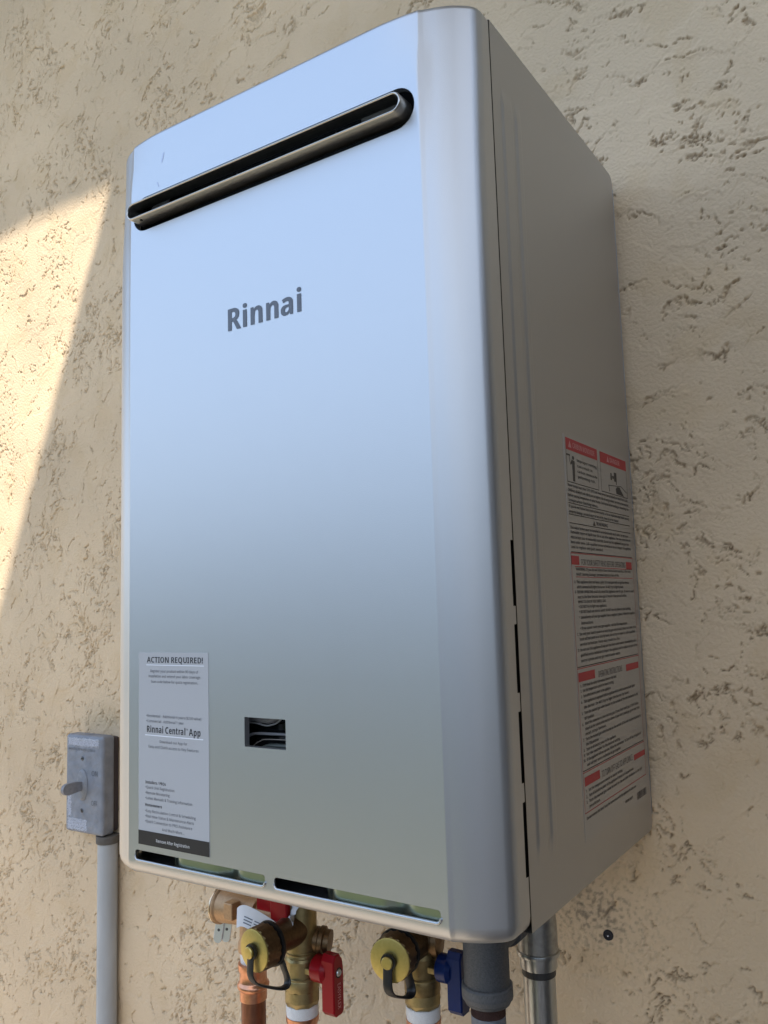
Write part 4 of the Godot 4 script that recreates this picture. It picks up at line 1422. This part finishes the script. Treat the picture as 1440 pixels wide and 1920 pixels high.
	var rv := thing("pressure_relief_valve", "bronze pressure relief valve with hanging silver lever, left of the red handle", "valve", Vector3(-0.160, GY - 0.105, z))
	var rb := MB.new()
	rb.at(turned(Vector3(-0.1835, -0.0735, z), Vector3.RIGHT)).lathe([Vector2(0.0, -0.0012), Vector2(0.0150, -0.0012), Vector2(0.0166, -0.0004), Vector2(0.0168, 0.0012), Vector2(0.0160, 0.0024), Vector2(0.0152, 0.0030), Vector2(0.0149, 0.0065), Vector2(0.0138, 0.022), Vector2(0.0120, 0.030), Vector2(0.0118, 0.040), Vector2(0.0135, 0.041), Vector2(0.0135, 0.047), Vector2(0.0105, 0.048), Vector2(0.0105, 0.082)], 40)
	part("body", rb, bronze, rv)
	var rim := MB.new()
	rim.at(turned(Vector3(-0.1849, -0.0735, z), Vector3.RIGHT)).lathe([Vector2(0.0155, -0.0010), Vector2(0.0169, -0.0008), Vector2(0.0172, 0.0), Vector2(0.0169, 0.0008), Vector2(0.0155, 0.0010)], 44)
	part("rim_plate", rim, mat(lin(0.62, 0.50, 0.36), 0.25, 0.95), rv)
	var boss := MB.new()
	boss.rbox(Vector3(-0.1565, -0.0690, z + 0.0155), Vector3(0.0105, 0.0150, 0.012), 0.0012)
	part("boss", boss, bronze, rv)
	var out := MB.new()
	out.at(Transform3D(Basis(), Vector3(-0.146, 0, z))).lathe([Vector2(0.0108, -0.1080), Vector2(0.0130, -0.1072), Vector2(0.0136, -0.1040), Vector2(0.0132, -0.0990), Vector2(0.0118, -0.0960), Vector2(0.0118, -0.080)], 36)
	part("outlet", out, bronze, rv)
	var tp2 := MB.new()
	tp2.at(Transform3D(Basis(), Vector3(-0.146, 0, z))).lathe([Vector2(0.0108, -0.1170), Vector2(0.0114, -0.1160), Vector2(0.0112, -0.1142), Vector2(0.0116, -0.1130), Vector2(0.0114, -0.1110), Vector2(0.0117, -0.1095), Vector2(0.0115, -0.1078), Vector2(0.010, -0.1072)], 36)
	part("thread_tape", tp2, tape, rv)
	var lv := MB.new()
	for k in [[0.003, 0.003, 0.0], [0.0095, 0.0035, -0.004]]:
		var b := Basis.from_euler(Vector3(0.0, 0.35, -0.18))
		var o := rounded(0, -0.012, 0.0043, 0.0165, 0.0042, 6)
		lv.at(Transform3D(b, Vector3(-0.1855 + k[0], -0.0820 + k[1], z + 0.002 + k[2]))).prism(o, 0.0, 0.0010, 0.0003)
	var ln2 := part("lever", lv, mat(lin(0.72, 0.74, 0.78), 0.35, 0.8), rv)
	var hole := MB.new()
	for k in [[0.003, 0.003, 0.0], [0.0095, 0.0035, -0.004]]:
		var b := Basis.from_euler(Vector3(0.0, 0.35, -0.18))
		hole.at(Transform3D(b, Vector3(-0.1855 + k[0], -0.0820 + k[1], z + 0.002 + k[2]))).prism(rounded(0, -0.0165, 0.0013, 0.0013, 0.00125, 6), 0.0009, 0.00112)
	part("rivet_hole", hole, mat(lin(0.10, 0.10, 0.11), 0.4, 0.6), ln2)

	var dp := thing("copper_pipe", "copper relief drain pipe with press coupling, left of the gold cap", "pipe", Vector3(-0.146, 0, z), "copper pipes under the heater")
	var cpl := MB.new()
	cpl.at(Transform3D(Basis(), Vector3(-0.146, 0, z))).lathe([Vector2(0.0112, -0.1487), Vector2(0.0123, -0.1485), Vector2(0.0124, -0.1400), Vector2(0.0130, -0.1395), Vector2(0.0142, -0.1382), Vector2(0.0146, -0.1365), Vector2(0.0141, -0.1346), Vector2(0.0128, -0.1333), Vector2(0.0124, -0.1322), Vector2(0.0123, -0.1255), Vector2(0.0132, -0.1235), Vector2(0.0137, -0.1215), Vector2(0.0136, -0.1172), Vector2(0.0110, -0.1165)], 44)
	part("press_coupling", cpl, copper, dp)
	var dpp := MB.new()
	dpp.at(Transform3D(Basis(), Vector3(-0.146, 0, z))).lathe([Vector2(0.0111, -GY), Vector2(0.0111, -0.147)], 36)
	part("pipe", dpp, copper_old, dp)

	# paper tag curled under the red drain handle
	var tg := thing("paper_tag", "curled white paper tag hanging under the red drain handle", "tag", Vector3(-0.11, GY - 0.07, 0.19))
	var pm := MB.new()
	var cv := Curve3D.new()
	cv.bake_interval = 0.0006
	cv.add_point(Vector3(-0.1390, -0.0690, 0.1930), Vector3.ZERO, Vector3(0.008, 0.006, 0.002))
	cv.add_point(Vector3(-0.1180, -0.0655, 0.1960), Vector3(-0.008, 0.001, 0), Vector3(0.009, -0.002, 0.0))
	cv.add_point(Vector3(-0.0960, -0.0715, 0.1930), Vector3(-0.008, 0.003, 0.001), Vector3(0.008, -0.003, -0.001))
	cv.add_point(Vector3(-0.0790, -0.0600, 0.1890), Vector3(-0.004, -0.008, 0.001), Vector3(0.002, 0.006, 0))
	cv.add_point(Vector3(-0.0770, -0.0450, 0.1860), Vector3(0, -0.006, 0), Vector3.ZERO)
	var up := Vector3(0.25, 1.0, -0.25).normalized()
	var prev: Array = []
	var lines := MB.new()
	for i in 41:
		var f := cv.get_baked_length() * i / 40.0
		var p := cv.sample_baked(f)
		var q := cv.sample_baked(minf(f + 0.0005, cv.get_baked_length()))
		if i == 40:
			q = p + (p - cv.sample_baked(f - 0.0005))
		var tn := (q - p).normalized()
		var wd := lerpf(0.0085, 0.0050, smoothstep(0.25, 0.7, i / 40.0))
		var u := (up - tn * up.dot(tn)).normalized()
		var nn := tn.cross(u).normalized()
		var cur := [p - u * wd, p + u * wd, nn]
		if i > 0:
			var a: Vector3 = prev[2]
			pm.q(prev[0], cur[0], cur[1], prev[1], a, nn, nn, a)
			pm.q(prev[0] - a * 0.0002, cur[0] - nn * 0.0002, cur[1] - nn * 0.0002, prev[1] - a * 0.0002, -a, -nn, -nn, -a)
			if i > 6 and i < 24 and i % 6 != 0:
				for k in 3:
					var s0 := -0.1 - 0.28 * k
					var m0: Vector3 = ((prev[0] + prev[1]) / 2) + (prev[1] - prev[0]) / 2 * s0 + a * 0.0002
					var m1: Vector3 = ((cur[0] + cur[1]) / 2) + (cur[1] - cur[0]) / 2 * s0 + nn * 0.0002
					lines.q(m0, m1, m1 + u * 0.0009, m0 + u * 0.0009, a, nn, nn, a)
		prev = cur
	var paper := mat(lin(0.72, 0.72, 0.74), 0.7)
	var tn2 := part("sheet", pm, paper, tg)
	part("print", lines, mat(lin(0.12, 0.13, 0.16), 0.6), tn2)

func copper_run(parent: Node3D, ax: Vector3, top: float, _x: float) -> void:
	# female adaptor, flared neck and pipe down to the ground
	var a := MB.new()
	a.at(Transform3D(Basis(), ax)).lathe([Vector2(0.0113, top - 0.040), Vector2(0.0126, top - 0.0395), Vector2(0.0126, top - 0.022), Vector2(0.0146, top - 0.019), Vector2(0.0149, top - 0.0165), Vector2(0.0146, top - 0.014), Vector2(0.0127, top - 0.0115), Vector2(0.0127, top - 0.0080), Vector2(0.0134, top - 0.0064), Vector2(0.0142, top - 0.0048), Vector2(0.0143, top - 0.0004), Vector2(0.0120, top)], 44)
	part("adaptor", a, copper, parent)
	var p := MB.new()
	p.at(Transform3D(Basis(), ax)).lathe([Vector2(0.0111, -GY), Vector2(0.0111, top - 0.038)], 36)
	part("pipe", p, copper_old, parent)

func build_cold() -> void:
	var ax := Vector3(0.025, 0, 0.150)
	var v := thing("cold_water_valve", "brass service valve with blue lever and gold capped drain", "valve", Vector3(0.025, GY - 0.1215, 0.150), "service valves under the heater")
	var body := MB.new()
	body.at(Transform3D(Basis(), ax)).lathe([Vector2(0.0122, -0.0795), Vector2(0.0130, -0.0785), Vector2(0.0138, -0.0765), Vector2(0.0138, -0.040), Vector2(0.0118, -0.034), Vector2(0.0118, 0.004)], 40)
	body.at(Transform3D(Basis(Vector3.UP, 0.2), ax)).lathe([Vector2(0.0126, -0.0985), Vector2(0.0140, -0.0975), Vector2(0.0140, -0.083), Vector2(0.0130, -0.079), Vector2(0.0110, -0.0785)], 8, 10.0)
	body.at(Transform3D(Basis(), ax)).lathe([Vector2(0.0145, -0.1105), Vector2(0.0148, -0.1095), Vector2(0.0148, -0.1015), Vector2(0.0143, -0.0990), Vector2(0.0130, -0.0975)], 40)
	var bn := part("body", body, mottled(lin(0.20, 0.14, 0.06), lin(0.32, 0.235, 0.11), 0.42, 0.85, 0.06, 99, 0.02, 0.12), v)
	var hexn := MB.new()
	hexn.at(Transform3D(Basis(Vector3.UP, 0.1), ax)).lathe([Vector2(0.0125, -0.1222), Vector2(0.0136, -0.1216), Vector2(0.0153, -0.1178), Vector2(0.0153, -0.1103), Vector2(0.0138, -0.1100)], 8, 10.0)
	part("hex_end", hexn, brass, bn)
	var ring := MB.new()
	ring.at(Transform3D(Basis(), ax)).lathe([Vector2(0.0138, -0.1002), Vector2(0.0147, -0.0996), Vector2(0.0147, -0.0986), Vector2(0.0138, -0.0978)], 40)
	part("ridge", ring, brass, bn)
	var st := Vector3(0.025, -0.070, 0.150)
	var cap := Vector3(0.0245, -0.0712, 0.1965)
	var dir := Vector3(0.16, 0, 0.987).normalized()
	var br := MB.new()
	br.at(turned(st, (cap - st).normalized())).lathe([Vector2(0.0125, 0.0), Vector2(0.0130, 0.012), Vector2(0.0122, 0.018), Vector2(0.0122, 0.031)], 36)
	br.at(turned(Vector3(0.025, -0.0700, 0.150), Vector3(1, 0, -0.2))).lathe([Vector2(0.0115, 0), Vector2(0.0115, 0.011), Vector2(0.0128, 0.012), Vector2(0.0128, 0.0165), Vector2(0.0, 0.018)], 28)
	part("drain_branch", br, brass_dark, v)
	hose_cap(v, cap, dir, 0.0215, 0.005)
	var blue := mat(lin(0.002, 0.016, 0.10), 0.32, 0.0, 0.4)
	var stem := MB.new()
	stem.rbox(Vector3(0.0390, -0.0900, 0.1555), Vector3(0.014, 0.0048, 0.006), 0.0006)
	part("stem", stem, brass, v)
	lever_handle(v, Vector3(0.0425, -0.0885, 0.1510), 0.0525, 0.0650, -0.0730, -0.1205, 0.1500, blue, blue, false)
	var tp := MB.new()
	tp.at(Transform3D(Basis(), ax)).lathe([Vector2(0.0134, -0.1318), Vector2(0.0139, -0.1310), Vector2(0.0138, -0.1292), Vector2(0.0142, -0.1275), Vector2(0.0140, -0.1250), Vector2(0.0143, -0.1232), Vector2(0.0139, -0.1215), Vector2(0.0125, -0.1212)], 36)
	part("thread_tape", tp, tape, v)
	var cp := thing("copper_pipe", "copper pipe rising into the blue levered brass valve", "pipe", Vector3(0.025, 0, 0.150), "copper pipes under the heater")
	copper_run(cp, ax, -0.1310, 0.0)

func build_gas() -> void:
	var ax := Vector3(0.0945, 0, 0.170)
	var g := thing("gas_pipe", "dark grey iron gas pipe with tee and rusty threaded nipple", "pipe", ax + Vector3(0, 0, 0))
	var iron := mottled(lin(0.060, 0.063, 0.068), lin(0.115, 0.118, 0.125), 0.55, 0.35, 0.05, 101, 0.04, 0.5)
	var b := MB.new()
	b.at(Transform3D(Basis(), ax)).lathe([Vector2(0.0130, -0.0962), Vector2(0.0168, -0.0958), Vector2(0.0180, -0.0935), Vector2(0.0184, -0.0905), Vector2(0.0186, -0.0890), Vector2(0.0186, -0.0832), Vector2(0.0184, -0.0822), Vector2(0.0173, -0.0814), Vector2(0.0172, -0.0800), Vector2(0.0172, -0.050), Vector2(0.0165, -0.034), Vector2(0.0150, -0.030), Vector2(0.0150, 0.004)], 48)
	b.at(turned(ax + Vector3(0, -0.048, 0), Vector3(0.10, 0.10, -1))).lathe([Vector2(0.0172, 0.0), Vector2(0.0172, 0.022), Vector2(0.0192, 0.023), Vector2(0.0192, 0.034), Vector2(0.0178, 0.036), Vector2(0.0, 0.036)], 44)
	var tee := part("tee", b, iron, g)
	var cl := MB.new()
	cl.at(Transform3D(Basis(Vector3.UP, 0.2), ax)).lathe([Vector2(0.0172, -0.0938), Vector2(0.0190, -0.0925), Vector2(0.0198, -0.0895), Vector2(0.0198, -0.0836), Vector2(0.0188, -0.0822), Vector2(0.0170, -0.0820)], 12, 10.0)
	part("tee_collar", cl, mottled(lin(0.075, 0.078, 0.083), lin(0.16, 0.163, 0.17), 0.6, 0.3, 0.03, 107, 0.03, 0.6, Vector3(4, 0.6, 4)), tee)
	var nip := MB.new()
	var pr: Array = []
	for i in 22:
		pr.append(Vector2(0.0126 + (0.0005 if i % 2 == 0 else 0.0), -0.1040 + 0.0090 * i / 21.0))
	nip.at(Transform3D(Basis(), ax)).lathe(pr, 40, 10.0)
	part("rusty_nipple", nip, mottled(lin(0.035, 0.016, 0.012), lin(0.10, 0.045, 0.032), 0.75, 0.2, 0.03, 103, 0.05, 0.6), g)
	var p := MB.new()
	p.at(Transform3D(Basis(), ax)).lathe([Vector2(0.0130, -GY), Vector2(0.0130, -0.1043), Vector2(0.0122, -0.1036)], 40)
	part("pipe", p, mottled(lin(0.12, 0.135, 0.16), lin(0.19, 0.205, 0.235), 0.55, 0.2, 0.1, 105, 0.03, 0.3), g)
	var dab := MB.new()
	dab.at(Transform3D(Basis(), ax + Vector3(0.0110, -0.1085, 0.0085))).lathe([Vector2(0, -0.0024), Vector2(0.0018, -0.0016), Vector2(0.0024, 0), Vector2(0.0018, 0.0016), Vector2(0, 0.0024)], 16, 60.0)
	part("paint_dab", dab, mat(lin(0.62, 0.62, 0.60), 0.6), g)

	# galvanised conduit with its elbow
	var e := thing("galvanized_conduit", "shiny galvanized steel conduit with elbow, right of the gas pipe", "conduit", Vector3(0.1105, 0, 0.110))
	var galv := mottled(lin(0.36, 0.37, 0.37), lin(0.54, 0.55, 0.54), 0.30, 0.95, 0.06, 111, 0.02, 0.05, Vector3(4, 0.5, 4))
	var c := Vector3(0.1105, 0, 0.110)
	var tube := MB.new()
	tube.at(Transform3D(Basis(), c)).lathe([Vector2(0.0128, -GY), Vector2(0.0128, -0.090)], 44)
	part("pipe", tube, galv, e)
	var col := MB.new()
	col.at(Transform3D(Basis(), c)).lathe([Vector2(0.0132, -0.0895), Vector2(0.0146, -0.0890), Vector2(0.0149, -0.0880), Vector2(0.0149, -0.0800), Vector2(0.0170, -0.0793), Vector2(0.0174, -0.0778), Vector2(0.0170, -0.0762), Vector2(0.0160, -0.0755), Vector2(0.0150, -0.0750)], 44)
	part("collar", col, galv, e)
	var band := MB.new()
	band.at(Transform3D(Basis(), c)).lathe([Vector2(0.0129, -0.0950), Vector2(0.0134, -0.0945), Vector2(0.0134, -0.0900), Vector2(0.0129, -0.0894)], 44)
	part("gasket", band, mat(lin(0.03, 0.028, 0.028), 0.5), e)
	var el := MB.new()
	var path: Array = []
	path.append(c + Vector3(0, -0.078, 0))
	path.append(c + Vector3(0, -0.066, 0))
	for i in 13:
		var a := 0.95 * i / 12.0
		path.append(c + Vector3(-0.006, -0.066, 0.0) * 0 + Vector3(0.0, -0.062, 0.0) + Vector3(-0.90, 0, 0.1) * (0.055 * (1 - cos(a))) * 0.7 + Vector3(0, 0.055 * sin(a), 0))
	path.append(path[-1] + Vector3(-0.013, 0.011, 0.001))
	el.sweep(path, 0.0160, 0.0160, 40)
	part("elbow", el, mottled(lin(0.28, 0.28, 0.27), lin(0.46, 0.46, 0.44), 0.36, 0.9, 0.07, 113, 0.02, 0.15), e)

func build_small() -> void:
	# old screw plug left in the wall
	var a := thing("wall_anchor", "old dark screw anchor set in the stucco at the lower right", "anchor", Vector3(0.1271, GY - 0.1022, WALL))
	var m := MB.new()
	m.at(Transform3D(Basis.from_euler(Vector3(PI / 2, 0, 0)), Vector3(0.1271, -0.1022, WALL + 0.0012))).lathe([Vector2(0.0048, -0.001), Vector2(0.0044, 0.0006), Vector2(0.0036, 0.0008), Vector2(0.0030, 0.0002), Vector2(0.0, 0.0001)], 24)
	part("plug", m, mat(lin(0.014, 0.014, 0.020), 0.7), a)
	var s := MB.new()
	s.at(Transform3D(Basis.from_euler(Vector3(PI / 2, 0, 0)), Vector3(0.1273, -0.1028, WALL + 0.0012))).lathe([Vector2(0.0009, 0.0001), Vector2(0.0009, 0.0008), Vector2(0.0004, 0.0013), Vector2(0.0, 0.0014)], 16)
	part("screw_tip", s, mat(lin(0.5, 0.5, 0.52), 0.2, 1.0), a)
